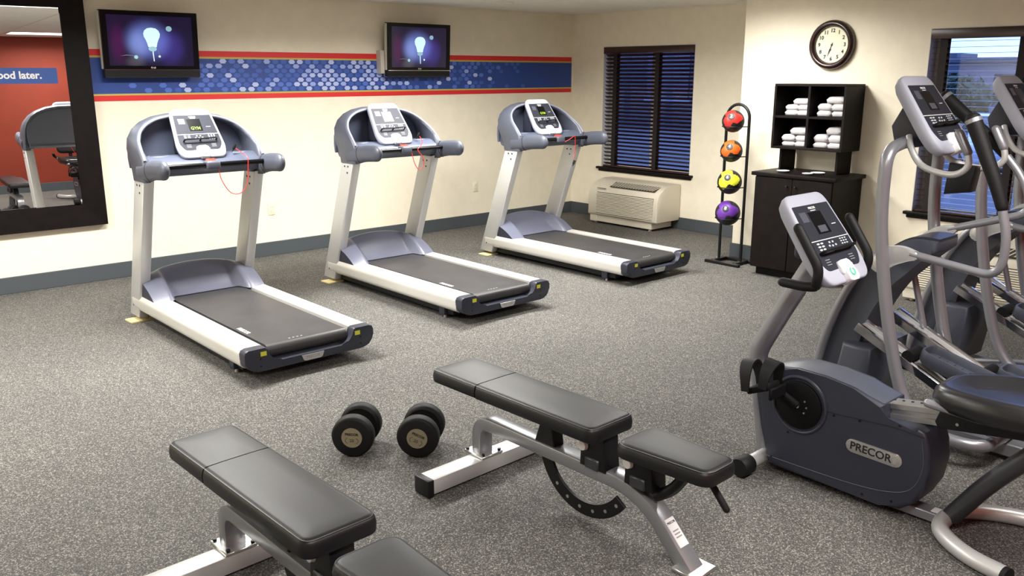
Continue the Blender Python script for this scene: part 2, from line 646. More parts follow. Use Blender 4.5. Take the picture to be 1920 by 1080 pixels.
band('border_stripe', 1.864, 1.915, 'stripe_red')
band('border_line', 1.848, 1.864, 'stripe_olive')
band('border_field', 1.556, 1.848, 'stripe_blue')
band('border_line', 1.541, 1.556, 'stripe_olive')
band('border_stripe', 1.497, 1.541, 'stripe_red')
random.seed(11)
hx = {k: G() for k in ('hex_light', 'hex_pale', 'hex_mid', 'hex_dim')}
for row in range(7):
    z = 1.828 - row * 0.0412
    x = 2.55 + (row % 2) * 0.0425
    while x < 7.55:
        lean = (x - 4.72) + (row - 3) * 0.03
        den = max(0.0, 1.0 - abs(lean) / (2.35 if lean < 0 else 2.45)) ** 0.75
        if lean < 0:
            den = max(0.0, den - 0.10 * (row / 6.0) * (1 - den))
        else:
            den = max(0.0, den * (1.0 - 0.32 * row / 6.0))
        if -0.55 < lean < 0.55:
            den = max(den, 0.93)
        r = random.random()
        if r < den:
            q = random.random()
            core = min(1.0, den * 1.05)
            if q < 0.52 * core:
                k = 'hex_light'
            elif q < 0.80 * core:
                k = 'hex_pale'
            elif q < 0.90:
                k = 'hex_mid'
            else:
                k = 'hex_dim'
            if den < 0.55 and k != 'hex_mid' and random.random() < 0.5:
                k = 'hex_mid' if random.random() < 0.5 else 'hex_dim'
        elif random.random() < den * 1.2:
            k = 'hex_dim'
        else:
            k = None
        if k:
            w, h = 0.034, 0.0195
            pts = [(x - w, YL - 0.0045, z), (x - w * 0.55, YL - 0.0045, z - h), (x + w * 0.55, YL - 0.0045, z - h), (x + w, YL - 0.0045, z), (x + w * 0.55, YL - 0.0045, z + h), (x - w * 0.55, YL - 0.0045, z + h)]
            pb = [(p[0], YL - 0.002, p[2]) for p in pts]
            hx[k].loft([pts, pb])
        x += 0.085
for k, g in hx.items():
    o = g.obj('border_hexagon_print', k, wall_left)
    o['kind'] = 'stuff'


# ---- windows with blinds
def window(name, blindlabel, xw, W, nm, tilt, label):
    y0, y1, z0, z1 = W
    w = thing(name, label, 'window', (xw, (y0 + y1) / 2, z0), kind='structure')
    hw, h = (y1 - y0) / 2, z1 - z0
    g = G()  # plaster reveal lining
    g.box((0.0, -hw, 0), (0.16, -hw + 0.006, h))
    g.box((0.0, hw - 0.006, 0), (0.16, hw, h))
    g.box((0.0, -hw + 0.006, h - 0.006), (0.16, hw - 0.006, h))
    g.obj('reveal', 'reveal_white', w)
    g = G()
    for lo, hi in (((0.12, -hw + .006, 0), (0.165, -hw + .046, h)), ((0.12, hw - .046, 0), (0.165, hw - .006, h)), ((0.12, -hw + .046, 0), (0.165, hw - .046, .04)), ((0.12, -hw + .046, h - .046), (0.165, hw - .046, h - .006)), ((.125, -.02, .04), (.16, .02, h - .046))):
        g.box(lo, hi, 0.003, 1)
    g.obj('sash', 'reveal_white', w)
    for s in (-1, 1):
        a, b = sorted((s * 0.02, s * (hw - 0.046)))
        G().box((0.14, a, 0.04), (0.145, b, h - 0.046)).obj('pane', 'window_glass', w)
    # stained sill
    g = G()
    g.box((-0.045, -hw - 0.05, -0.022), (0.12, hw + 0.05, 0.004), 0.006, 2)
    g.box((-0.018, -hw - 0.03, -0.05), (0.001, hw + 0.03, -0.022), 0.003, 1)
    g.obj('sill', 'espresso', w)
    # blind: hangs in the recess
    b = thing('venetian_blind', blindlabel, 'blind', (xw, (y0 + y1) / 2, z0))
    G().box((-0.012, -hw + 0.008, h - 0.082), (0.012, hw - 0.008, h - 0.008), 0.004, 2).obj('valance', 'blind_wood', b)
    G().box((0.014, -hw + 0.014, h - 0.06), (0.062, hw - 0.014, h - 0.01)).obj('head_rail', 'blind_tape', b)
    sw = 0.048
    g = G()
    pr = [(-sw / 2, 0.0), (-sw / 4, 0.0016), (0, 0.0022), (sw / 4, 0.0016), (sw / 2, 0.0), (sw / 4, -0.001), (0, -0.0006), (-sw / 4, -0.001)]
    g.prism(pr, 'y', -hw + 0.014, hw - 0.014)
    me = None
    zb, zt = 0.045, h - 0.10
    n = int(round((zt - zb) / 0.0435))
    for k in range(n + 1):
        if me is None:
            o = g.obj('slat', 'blind_wood', b)
            me = o.data
        else:
            o = link('slat', me, b)
        o.location = (0.038, 0, zb + (zt - zb) * k / n)
        o.rotation_euler = (0, tilt, 0)
    G().box((0.014, -hw + 0.014, 0.006), (0.062, hw - 0.014, 0.024), 0.003, 1).obj('bottom_rail', 'blind_wood', b)
    for t in nm:
        gt = G()
        gt.box((0.0095, t - 0.028, 0.02), (0.0105, t + 0.028, h - 0.06))
        gt.box((0.0655, t - 0.028, 0.02), (0.0665, t + 0.028, h - 0.06))
        gt.obj('ladder_tape', 'blind_tape', b)
    return w


window('window_1', 'dark wooden venetian blind, slats nearly shut, above the far air conditioner', XB, W1, (0.49, -0.14), math.radians(34), 'window with blue dusk behind the dark blind over the far air conditioner')
window('window_2', 'dark wooden venetian blind with open slats behind the ellipticals', XP, W2, (0.56, 0.0, -0.56), math.radians(0), 'window behind the ellipticals looking onto the parking lot')


# ================================================================== mirror
mir = thing('wall_mirror', 'large wall mirror in a wide dark wooden frame with blue decal', 'mirror', (0, YL, 0))
mx0, mx1, mz0, mz1 = 0.66, 2.257, 0.487, 2.40
ix0, ix1, iz0, iz1 = 0.85, 2.07, 0.678, 2.222
d0, d1 = -0.062, -0.004


def frame_side(pts):
    g = G()
    g.loft([[(p[0], d0 + (0.012 if k in (1, 2) else 0), p[1]) for k, p in enumerate(pts)], [(p[0], d1, p[1]) for p in pts]])
    g.obj('frame_rail', 'espresso', mir, ang=20)


frame_side([(mx0, mz0), (ix0, iz0), (ix1, iz0), (mx1, mz0)])
frame_side([(mx1, mz0), (ix1, iz0), (ix1, iz1), (mx1, mz1)])
frame_side([(mx1, mz1), (ix1, iz1), (ix0, iz1), (mx0, mz1)])
frame_side([(mx0, mz1), (ix0, iz1), (ix0, iz0), (mx0, mz0)])
# the glass sits a touch askew in its deep frame
mc = Vector(((ix0 + ix1) / 2, -0.033, (iz0 + iz1) / 2))
MR = Matrix.Translation(mc) @ Euler((math.radians(-0.5), 0, math.radians(MIRROR_YAW)), 'XYZ').to_matrix().to_4x4()
hw, hh = (ix1 - ix0) / 2 + 0.004, (iz1 - iz0) / 2 + 0.004
G(MR).box((-hw, 0, -hh), (hw, 0.004, hh)).obj('glass', 'mirror_glass', mir)
dec = G(MR).box((1.30 - mc.x, -0.0022, 1.643 - mc.z), (2.005 - mc.x, -0.0003, 1.764 - mc.z)).obj('decal', 'decal_blue', mir, label='blue decal with white lettering')
text('good later.', 0.078, 'print_white', dec, MR @ frame((1.893 - mc.x, -0.0026, 1.706 - mc.z), (1, 0, 0), (0, 0, 1)), 'decal_lettering', align='RIGHT', bold=0.0022)


# ================================================================== televisions
def screen_mat():
    m = bpy.data.materials.new('tv_picture')
    MATS['tv_picture'] = m
    m.use_nodes = True
    N, L = m.node_tree.nodes, m.node_tree.links
    b = N['Principled BSDF']
    b.inputs['Base Color'].default_value = (0.01, 0.01, 0.014, 1)
    b.inputs['Roughness'].default_value = 0.12
    tc = N.new('ShaderNodeTexCoord')

    def blob(cx, cz, sx, sz, r0, r1, col):
        mp = N.new('ShaderNodeMapping')
        mp.vector_type = 'POINT'
        mp.inputs['Location'].default_value = (-cx / sx, 0, -cz / sz)
        mp.inputs['Scale'].default_value = (1 / sx, 0, 1 / sz)
        L.new(tc.outputs['Object'], mp.inputs[0])
        ln = N.new('ShaderNodeVectorMath')
        ln.operation = 'LENGTH'
        L.new(mp.outputs[0], ln.inputs[0])
        r = N.new('ShaderNodeMapRange')
        r.interpolation_type = 'SMOOTHERSTEP'
        r.inputs['From Min'].default_value = r0
        r.inputs['From Max'].default_value = r1
        r.inputs['To Min'].default_value = 1
        r.inputs['To Max'].default_value = 0
        L.new(ln.outputs['Value'], r.inputs[0])
        s = N.new('ShaderNodeVectorMath')
        s.operation = 'SCALE'
        s.inputs[0].default_value = col
        L.new(r.outputs[0], s.inputs['Scale'])
        return s
    acc = None
    for a in ((0, 0, 1, 1, 5, 6, (0.010, 0.006, 0.030)), (-0.03, 0.03, 0.2, 0.17, 0.3, 1.25, (0.10, 0.14, 0.42)), (-0.11, 0.0, 0.12, 0.15, 0.1, 1.1, (0.10, 0.13, 0.22)),
              (0.15, -0.02, 0.14, 0.16, 0.2, 1.3, (0.03, 0.02, 0.16)), (-0.27, 0.0, 0.08, 0.2, 0.1, 1.2, (0.05, 0.0, 0.03)), (-0.14, -0.14, 0.1, 0.06, 0.1, 1.2, (0.06, 0.055, 0.05))):
        s = blob(*a)
        if acc is None:
            acc = s
        else:
            d = N.new('ShaderNodeVectorMath')
            d.operation = 'ADD'
            L.new(acc.outputs[0], d.inputs[0])
            L.new(s.outputs[0], d.inputs[1])
            acc = d
    L.new(acc.outputs[0], b.inputs['Emission Color'])
    b.inputs['Emission Strength'].default_value = 1.0


screen_mat()
mat('tv_glow_white', C(180, 210, 220), 0.4, emit=C(196, 232, 240), es=0.95)
mat('tv_glow_cyan', C(150, 190, 200), 0.4, emit=C(140, 190, 205), es=0.6)
mat('tv_glow_dim', C(90, 90, 100), 0.4, emit=C(150, 150, 165), es=0.35)


def make_tv(label, x):
    # origin: centre of the panel on the wall, front towards -y
    t = thing('television', label, 'television', (x, YL, 1.955), group='televisions on the wall')
    T = Matrix.Translation((0, -0.135, 0)) @ Matrix.Rotation(math.radians(3.0), 4, 'X')
    w, zt, zb = 0.395, 0.265, -0.265
    g = G(T)
    g.box((-w, 0.0, -0.205), (w, 0.055, zt), 0.008, 2)
    g.obj('cabinet', 'black_plastic', t)
    g = G(T)
    g.box((-w + .06, 0.055, -0.2), (w - .06, 0.085, 0.2), 0.01, 2)
    g.obj('rear_cover', 'black_plastic', t)
    gb = G(T)
    gb.box((-w + .001, -0.010, zt - 0.036), (w - .001, 0.0, zt - .001))
    gb.box((-w + .001, -0.010, -0.200), (-w + 0.046, 0.0, zt - 0.036))
    gb.box((w - 0.046, -0.010, -0.200), (w - .001, 0.0, zt - 0.036))
    gb.box((-w + 0.046, -0.010, -0.200), (w - 0.046, 0.0, -0.172))
    bz = gb.obj('bezel', 'black_gloss', t)
    G(T).box((-w - 0.003, 0.008, -0.20), (-w - 0.0002, 0.05, zt - 0.01)).obj('side_trim', 'tv_edge', t)
    g = G(T)
    g.prism([(-0.014, -0.206), (-0.014, -0.258), (-0.004, -0.268), (0.05, -0.266), (0.05, -0.206)], 'x', -w, w, 0.004, 1)
    g.obj('speaker_bar', 'black_plastic', t)
    G(T).box((-w + .005, -0.016, -0.2055), (w - .005, -0.008, -0.2005)).obj('trim_strip', 'chrome', t)
    sx, sz0, sz1 = w - 0.046, -0.172, zt - 0.036
    sc = G().box((-sx, -0.002, sz0), (sx, 0.002, sz1)).obj('screen', 'tv_picture', t)
    sc.matrix_local = T @ Matrix.Translation((0, -0.003, 0))
    zc = 0.0
    y = -0.0035

    def flat(pts, m, name, d=0.0012):
        G().loft([[(p[0], y - d, p[1]) for p in pts], [(p[0], y + 0.001, p[1]) for p in pts]]).obj(name, m, sc)
    # the light bulb on the screen
    half = [(0.0, 0.145), (0.034, 0.140), (0.058, 0.122), (0.068, 0.097), (0.064, 0.072), (0.050, 0.045), (0.040, 0.018), (0.034, -0.010)]
    bulb = half + [(-a, b) for a, b in reversed(half[1:])]
    flat([(a + 0.005, b - 0.01) for a, b in bulb], 'tv_glow_white', 'bulb_picture')
    flat([(0.005 + 0.034 * math.cos(k * PI / 8), -0.035 + 0.020 * math.sin(k * PI / 8)) for k in range(16)], 'tv_glow_cyan', 'bulb_base_picture', 0.0016)
    flat([(0.002, -0.055), (0.010, -0.055), (0.014, -0.135), (0.008, -0.135)], 'tv_glow_white', 'pull_chain_picture')
    flat([(0.048, -0.03), (0.052, -0.03), (0.060, -0.09), (0.056, -0.09)], 'tv_glow_dim', 'pull_chain_picture')
    flat([(0.058 + 0.009 * math.cos(k * PI / 6), -0.095 + 0.009 * math.sin(k * PI / 6)) for k in range(12)], 'tv_glow_white', 'pull_bead_picture')
    flat([(0.150 + 0.025 * math.cos(k * PI / 8), 0.130 + 0.022 * math.sin(k * PI / 8)) for k in range(16)], 'tv_glow_cyan', 'glint_picture')
    flat([(-0.135 + 0.016 * math.cos(k * PI / 8), -0.102 + 0.015 * math.sin(k * PI / 8)) for k in range(16)], 'tv_glow_cyan', 'glint_picture')
    flat([(-0.26, -0.094), (-0.21, -0.084), (-0.15, -0.088), (-0.15, -0.092), (-0.21, -0.090)], 'tv_glow_dim', 'streak_picture')
    # maker's mark
    G(T).lathe([(0.0005, -.0005), (0.008, -.0005), (0.008, 0.0008), (0.0005, 0.0008)], 14, Matrix.Translation((-0.014, -0.0105, -0.186)) @ Matrix.Rotation(PI / 2, 4, 'X')).obj('logo_disc', 'print_grey', t)
    text('LG', 0.017, 'print_white', t, T @ frame((0.008, -0.0107, -0.187), (1, 0, 0), (0, 0, 1)), 'logo_lettering', bold=0.0004)
    # bracket
    g = G()
    g.box((-0.20, -0.012, -0.13), (0.20, -0.001, 0.13), 0.003, 1)
    g.box((-0.12, -0.075, -0.09), (-0.08, -0.010, 0.09), 0.004, 1)
    g.box((0.08, -0.075, -0.09), (0.12, -0.010, 0.09), 0.004, 1)
    g.obj('wall_bracket', 'tv_edge', t)
    return t


tv1 = make_tv('black flat television above the nearest treadmill, next to the mirror', 2.735)
tv2 = copy_tree(tv1)
tv2.location.x = 5.475
tv2['label'] = 'black flat television above the middle treadmill, farther from the mirror'
G().box((-0.445, -0.085, -0.235), (-0.400, -0.001, -0.005), 0.004, 1).obj('cable_box', 'tv_edge', tv2, label='beige cable cover behind the left edge')


# ================================================================== outlets
def outlet(label, x, z):
    o = thing('wall_outlet', label, 'outlet', (x, YL, z), group='wall outlets')
    G().box((-0.036, -0.007, -0.058), (0.036, -0.0005, 0.058), 0.004, 2).obj('cover_plate', 'outlet', o)
    for s in (-1, 1):
        so = G().prism(rrect(0.032, 0.028, 0.012, 4, 0, s * 0.020), 'y', -0.0095, -0.006, 0.001, 1).obj('socket', 'outlet', o)
        g = G()
        for dx in (-0.006, 0.006):
            g.box((dx - 0.001, -0.0100, s * 0.020 - 0.003), (dx + 0.001, -0.0092, s * 0.020 + 0.005))
        g.obj('slot', 'black_plastic', so)
    return o


outlet('cream wall outlet between the two nearest treadmills', 3.772, 0.451)
outlet('cream wall outlet between the middle and far treadmills', 6.316, 0.452)

# ================================================================== clock
cl = thing('wall_clock', 'round wall clock with dark wooden rim and cream face', 'clock', (XP, 3.838, 1.955))
CM = frame((0, 0, 0), (0, -1, 0), (0, 0, 1))
G(CM).lathe([(0.145, 0.001), (0.2, 0.001), (0.203, 0.02), (0.196, 0.045), (0.180, 0.058), (0.166, 0.058), (0.156, 0.048), (0.148, 0.034), (0.1455, 0.024)], 56, None, True).obj('rim', 'clock_wood', cl, ang=50)
G(CM).lathe([(0.0005, 0.002), (0.150, 0.002), (0.150, 0.020), (0.0005, 0.020)], 48).obj('dial', 'clock_face', cl)
for k in range(1, 13):
    a = PI / 2 - k * PI / 6
    text(str(k), 0.042, 'print_black', cl, CM @ Matrix.Translation((0.115 * math.cos(a), 0.115 * math.sin(a), 0.0206)), 'numeral', bold=0.0016)


def hand(ang, L, w, z, name):
    M = CM @ Matrix.Translation((0, 0, z)) @ Matrix.Rotation(-ang, 4, 'Z')
    g = G(M)
    g.prism([(-0.003, -0.018), (0.003, -0.018), (0.003, L * 0.42), (w, L * 0.60), (0.002, L * 0.80), (0.0008, L), (-0.0008, L), (-0.002, L * 0.80), (-w, L * 0.60), (-0.003, L * 0.42)], 'z', 0, 0.0015)
    g.obj(name, 'print_black', cl)


hand(math.radians(33.2 * 6), 0.098, 0.006, 0.0225, 'minute_hand')
hand(math.radians((6 + 33 / 60) * 30), 0.070, 0.010, 0.0208, 'hour_hand')
G(CM).lathe([(0.0005, 0.020), (0.008, 0.020), (0.008, 0.026), (0.0005, 0.027)], 16).obj('hub', 'print_black', cl)


# ================================================================== air conditioners
def make_ac(label, x, yc):
    # origin on the floor at the wall; local +x points INTO the room, local y along the wall
    a = thing('air_conditioner', label, 'air conditioner', (x, yc, 0), PI, group='air conditioners under the windows')
    hw = 0.515
    prof = [(0.001, 0.105), (0.405, 0.105), (0.415, 0.115)] + [(p[0], p[1]) for p in fil([(0.418, 0.12, 0), (0.398, 0.430, 0), (0.20, 0.512, 0), (0.001, 0.512, 0)], [0, 0.10, 0.12, 0], 6)]
    g = G()
    g.prism(prof, 'y', -hw, hw, 0.010, 2)
    g.obj('casing', 'ac_beige', a)
    # louvred front
    fr = lambda z: 0.4185 - (z - 0.12) / 0.31 * 0.020
    gg = G()
    z = 0.142
    yl, yr = -hw + 0.13, hw - 0.055      # local y runs opposite to world y
    while z < 0.372:
        x0 = fr(z)
        gg.prism([(x0 - 0.004, z), (x0 + 0.010, z - 0.005), (x0 + 0.012, z - 0.001), (x0 - 0.002, z + 0.009)], 'y', yl, yr)
        z += 0.0168
    lv = gg.obj('front_grille', 'ac_beige', a)
    lv['kind'] = 'stuff'
    G().loft([[(fr(.132) + .001, yl, .132), (fr(.132) + .001, yr, .132), (fr(.375) + .001, yr, .375), (fr(.375) + .001, yl, .375)], [(fr(.132) - .004, yl, .132), (fr(.132) - .004, yr, .132), (fr(.375) - .004, yr, .375), (fr(.375) - .004, yl, .375)]]).obj('grille_backing', 'ac_dark', a)
    # discharge vent on the sloping top
    o = Vector((0.290, 0.0, 0.482))
    sl = Vector((0.20, 0, -0.0)) 
    A, B = Vector((0.372, 0, 0.4495)), Vector((0.262, 0, 0.4905))
    d = (B - A)
    nrm = Vector((-d.z, 0, d.x)).normalized()
    if nrm.z < 0:
        nrm = -nrm
    y0, y1 = -hw + 0.30, hw - 0.07
    q = [A + nrm * 0.002, B + nrm * 0.002]
    G().loft([[(q[0].x, y0, q[0].z), (q[0].x, y1, q[0].z), (q[1].x, y1, q[1].z), (q[1].x, y0, q[1].z)], [(q[0].x - nrm.x * .008, y0, q[0].z - nrm.z * .008), (q[0].x - nrm.x * .008, y1, q[0].z - nrm.z * .008), (q[1].x - nrm.x * .008, y1, q[1].z - nrm.z * .008), (q[1].x - nrm.x * .008, y0, q[1].z - nrm.z * .008)]]).obj('vent_opening', 'ac_dark', a)
    n = 17
    me = None
    for k in range(n):
        yy = y0 + 0.02 + (y1 - y0 - 0.04) * k / (n - 1)
        if me is None:
            g = G()
            s = 0.022
            pts = [A + d * 0.04, B - d * 0.04]
            g.loft([[(pts[0].x + nrm.x * h, -s + t, pts[0].z + nrm.z * h) for t, h in ((-.0045, .002), (.0045, .002), (.0045, .006), (-.0045, .006))], [(pts[1].x + nrm.x * h, s + t, pts[1].z + nrm.z * h) for t, h in ((-.0045, .002), (.0045, .002), (.0045, .006), (-.0045, .006))]])
            f = g.obj('vent_fin', 'ac_beige', a)
            me = f.data
        else:
            f = link('vent_fin', me, a)
        f.location = (0, yy, 0)
    G().box((0.3925, -hw + 0.13, 0.4195), (0.4035, -hw + 0.26, 0.4245)).obj('control_label', 'ac_dark', a)
    g = G()
    g.box((0.02, -hw + 0.02, 0.022), (0.385, hw - 0.09, 0.105), 0.006, 1)
    g.box((0.30, -hw + 0.015, 0.020), (0.398, -hw + 0.13, 0.105), 0.008, 1)
    g.obj('sub_base', 'ac_beige', a)
    for yy in (-hw + 0.07, hw - 0.14):
        G().cyl((0.34, yy, 0.0), (0.34, yy, 0.024), 0.018, 0.014, 12).obj('levelling_foot', 'ac_beige', a)
    return a


ac1 = make_ac('beige wall air conditioner under the far closed blind', XB - 0.015, 6.50)
ac2 = copy_tree(ac1)
ac2.location = (XP - 0.015, 2.355, 0)
ac2['label'] = 'beige wall air conditioner behind the ellipticals under the parking-lot window'

# ================================================================== towel cabinet
cb = thing('base_cabinet', 'dark wooden base cabinet under the towel shelf', 'cabinet', (6.55, 3.82, 0))
cy0, cy1 = -0.36, 0.355
G().box((0.0, cy0, 0.07), (0.482, cy1, 0.868), 0.003, 1).obj('carcass', 'espresso_dark', cb)
G().box((-0.022, cy0 - 0.03, 0.870), (0.484, cy1 + 0.035, 0.902), 0.004, 2).obj('countertop', 'espresso', cb)
G().box((0.05, cy0 + 0.03, 0.0), (0.46, cy1 - 0.03, 0.07)).obj('plinth', 'espresso_dark', cb)
for s, (a, b) in enumerate(((cy0 + 0.004, -0.0045), (-0.0005, cy1 - 0.004))):
    dr = G().box((-0.016, a, 0.078), (-0.0005, b, 0.862), 0.003, 1).obj('door', 'espresso', cb)
    yk = -0.04 if s == 0 else 0.04
    G().lathe([(0.0005, 0.0), (0.005, 0.0), (0.005, 0.010), (0.011, 0.016), (0.010, 0.024), (0.0005, 0.026)], 14, frame((-0.016, yk, 0.80), (0, -1, 0), (0, 0, 1))).obj('knob', 'black_plastic', dr)

ht = thing('towel_shelf', 'dark wooden open shelf of four cubbies holding white towels', 'shelf', (6.73, 3.838, 0.902))
hy0, hy1, hz0, hz1 = -0.326, 0.326, 0.190, 0.735
th = 0.020
g = G()
G().box((0, hy0, hz1 - th), (0.305, hy1, hz1), 0.002, 1).obj('top_panel', 'espresso', ht)
G().box((0, hy0, hz0), (0.305, hy1, hz0 + th), 0.002, 1).obj('bottom_panel', 'espresso', ht)
for s in (hy0, hy1 - th):
    G().box((0, s, hz0 + th), (0.305, s + th, hz1 - th)).obj('side_panel', 'espresso', ht)
hm = (hz0 + hz1) / 2 - 0.002
G().box((0.002, -th / 2, hz0 + th), (0.297, th / 2, hz1 - th)).obj('divider', 'espresso', ht)
for a, b in ((hy0 + th, -th / 2), (th / 2, hy1 - th)):
    G().box((0.004, a, hm - 0.009), (0.297, b, hm + 0.009)).obj('shelf_board', 'espresso', ht)
G().box((0.297, hy0 + th, hz0 + th), (0.304, hy1 - th, hz1 - th)).obj('back_panel', 'espresso_dark', ht)
for s in (hy0 + 0.055, hy1 - 0.075):
    G().box((0.06, s, 0.0), (0.29, s + 0.022, hz0), 0.002, 1).obj('leg_panel', 'espresso', ht)

# folded towels
random.seed(4)


def towel_mesh(w, h, d, seed):
    rnd = random.Random(seed)
    g = G()
    rings = []
    n = 9
    for i in range(n):
        t = i / (n - 1)
        y = -w / 2 + w * t
        e = math.sqrt(max(0.0, 1 - (2 * t - 1) ** 6))
        e = max(e, 0.35)
        ring = []
        sec = fil([(0.0, 0, 0), (d, 0, 0), (d, h, 0), (0.0, h, 0)], [h * 0.42, 0.01, 0.01, h * 0.5], 4, True)
        for p in sec:
            k = 1 + 0.03 * math.sin(5 * p.x / d + seed + 3 * t)
            ring.append((p.x + (1 - e) * 0.012, y, h / 2 + (p.y - h / 2) * e * k if p.y > h * 0.05 else p.y))
        rings.append(ring)
    g.loft(rings)
    return g


cub = {'upper left': (0.158, hm + 0.0095), 'upper right': (-0.158, hm + 0.0095), 'lower left': (0.158, hz0 + th), 'lower right': (-0.158, hz0 + th)}
lay = {
    'upper left': [('left', 0, .03), ('left', 1, .03), ('right', 0, -.083), ('right', 1, -.083), ('top', 2, -.055)],
    'upper right': [('left', 0, .045), ('left', 1, .045), ('right', 0, -.078), ('right', 1, -.078), ('top', 2, -.045)],
    'lower left': [('left', 0, .04), ('left', 1, .04), ('right', 0, -.080), ('right', 1, -.080), ('top', 2, -.052)],
    'lower right': [('left', 0, .06), ('left', 1, .06), ('right', 0, -.070), ('right', 1, -.070), ('top', 2, -.050)]}
WORD = {0: 'bottom', 1: 'second'}
k = 0
for c, items in lay.items():
    yc, zc = cub[c]
    H = {'upper left': (0.046, 0.046, 0.052), 'upper right': (0.050, 0.056, 0.058), 'lower left': (0.044, 0.056, 0.062), 'lower right': (0.048, 0.066, 0.062)}[c]
    for (side, lev, dy) in items:
        w = 0.125 if side == 'left' else 0.118
        if side == 'top':
            w = 0.155
        if c == 'lower right' and side == 'top':
            w = 0.13
        h = H[lev]
        z = zc + sum(H[:lev]) + 0.0006
        o = towel_mesh(w, h, 0.21, k).obj('towel', 'towel_white', None, ang=60)
        o.location = (6.73 + 0.055 + 0.006 * math.sin(k * 2.1), 3.838 + yc + dy, 0.902 + z)
        o.rotation_euler = (0, 0, 0.0)
        lab = 'white folded towel on top of the pile in the %s cubby' % c if side == 'top' else 'white folded towel, %s of the %s pile in the %s cubby' % (WORD[lev], side, c)
        tag(o, lab, 'towel', 'folded towels in the shelf')
        k += 1
# silver dishes on the counter
for (x, y, r, lab) in ((6.66, 3.985, 0.055, 'small silver dish on the cabinet below the left shelf leg'), (6.62, 3.735, 0.045, 'small silver dish at the front of the counter, nearest its edge'), (6.735, 3.705, 0.060, 'larger silver dish farther back on the counter near the right shelf leg')):
    g = G()
    g.lathe([(0.0005, 0.0), (r * 0.6, 0.0), (r * 0.95, 0.010), (r, 0.014), (r * 0.96, 0.015), (r * 0.6, 0.004), (0.0005, 0.004)], 28)
    o = g.obj('dish', 'tray_silver')
    o.location = (x, y, 0.9025)
    tag(o, lab, 'dish', 'silver dishes on the cabinet')

# ================================================================== medicine balls on their rack
rk = thing('ball_rack', 'black steel stand holding four medicine balls', 'rack', (6.78, 4.545, 0))
pw = 0.118
arc = [(0.0, pw * math.cos(a), 1.335 + pw * math.sin(a)) for a in [PI * k / 14 for k in range(15)]]
G().tube([(0, pw, 0.03)] + arc + [(0, -pw, 0.03)], 0.0135, 10, up=(1, 0, 0)).obj('upright_frame', 'black_plastic', rk)
g = G()
g.box((-0.135, -0.185, 0.0), (-0.095, 0.185, 0.028), 0.004, 1)
g.box((0.095, -0.165, 0.0), (0.135, 0.165, 0.028), 0.004, 1)
for s in (-1, 1):
    g.box((-0.10, s * pw - 0.02, 0.001), (0.10, s * pw + 0.02, 0.032), 0.004, 1)
g.obj('base', 'black_plastic', rk)
for s in (-1, 1):
    G().cyl((-0.03, s * pw, 0.03), (-0.03, s * pw, 0.040), 0.012, None, 10).obj('bolt', 'chrome', rk)
BALLS = [(1.307, 0.098, 'ball_red', '2', 'red and black medicine ball, topmost on the rack'), (1.043, 0.098, 'ball_orange', '4', 'orange and black medicine ball marked 4, second from top'),
         (0.765, 0.109, 'ball_yellow', '6', 'yellow and black medicine ball marked 6, third from top'), (0.482, 0.113, 'ball_purple', '8', 'purple and black medicine ball marked 8, lowest on the rack')]
to_cam = Vector((-6.7, -4.5, 0)).normalized()
for i, (z, r, m, num, lab) in enumerate(BALLS):
    zr = z - 0.045
    rr = math.sqrt(r * r - 0.045 ** 2) + 0.006
    ring = [(-0.092 + rr * math.cos(a), -0.012 + rr * math.sin(a), zr) for a in [PI * 0.5 + PI * t / 12 for t in range(13)]]
    pth = [(0, pw, zr - 0.004), (-0.05, max(rr, pw), zr)] + ring + [(-0.05, -max(rr, pw), zr), (0, -pw, zr - 0.004)]
    G().tube(pth, 0.0045, 8).obj('ball_holder', 'black_plastic', rk)
    b = thing('medicine_ball', lab, 'ball', (6.78 - 0.092, 4.533, z), group='medicine balls on the rack')
    n = (to_cam + Vector((0, 0, 0.55)) + Vector((-to_cam.y, to_cam.x, 0)) * (-0.22)).normalized()
    xd = Vector((0, 0, 1)).cross(n).normalized()
    yd = n.cross(xd)
    g = G()
    g.ball((0, 0, 0), r, 72, 48)
    o = g.obj('body', [m, 'ball_black'], b)
    ph = (0.4, 1.0, 0.75, 0.55)[i]
    for p in o.data.polygons:
        c = Vector(p.center).normalized()
        a = math.acos(max(-1, min(1, c.dot(n))))
        az = math.atan2(c.dot(yd), c.dot(xd))
        lim = math.radians(51) + math.radians(15) * math.sin(3 * az + ph + 1.2) + math.radians(5) * math.sin(6 * az)
        p.material_index = 0 if a < lim else 1
    FM = frame(n * (r * 0.965), xd, yd)
    G(FM).lathe([(0.0005, 0), (0.030, 0), (0.029, 0.0042), (0.0005, 0.0062)], 24).obj('number_disc', 'black_plastic', b)
    text(num, 0.043, 'print_white', b, FM @ Matrix.Translation((0, 0.002, 0.0064)), 'numeral', bold=0.0008)


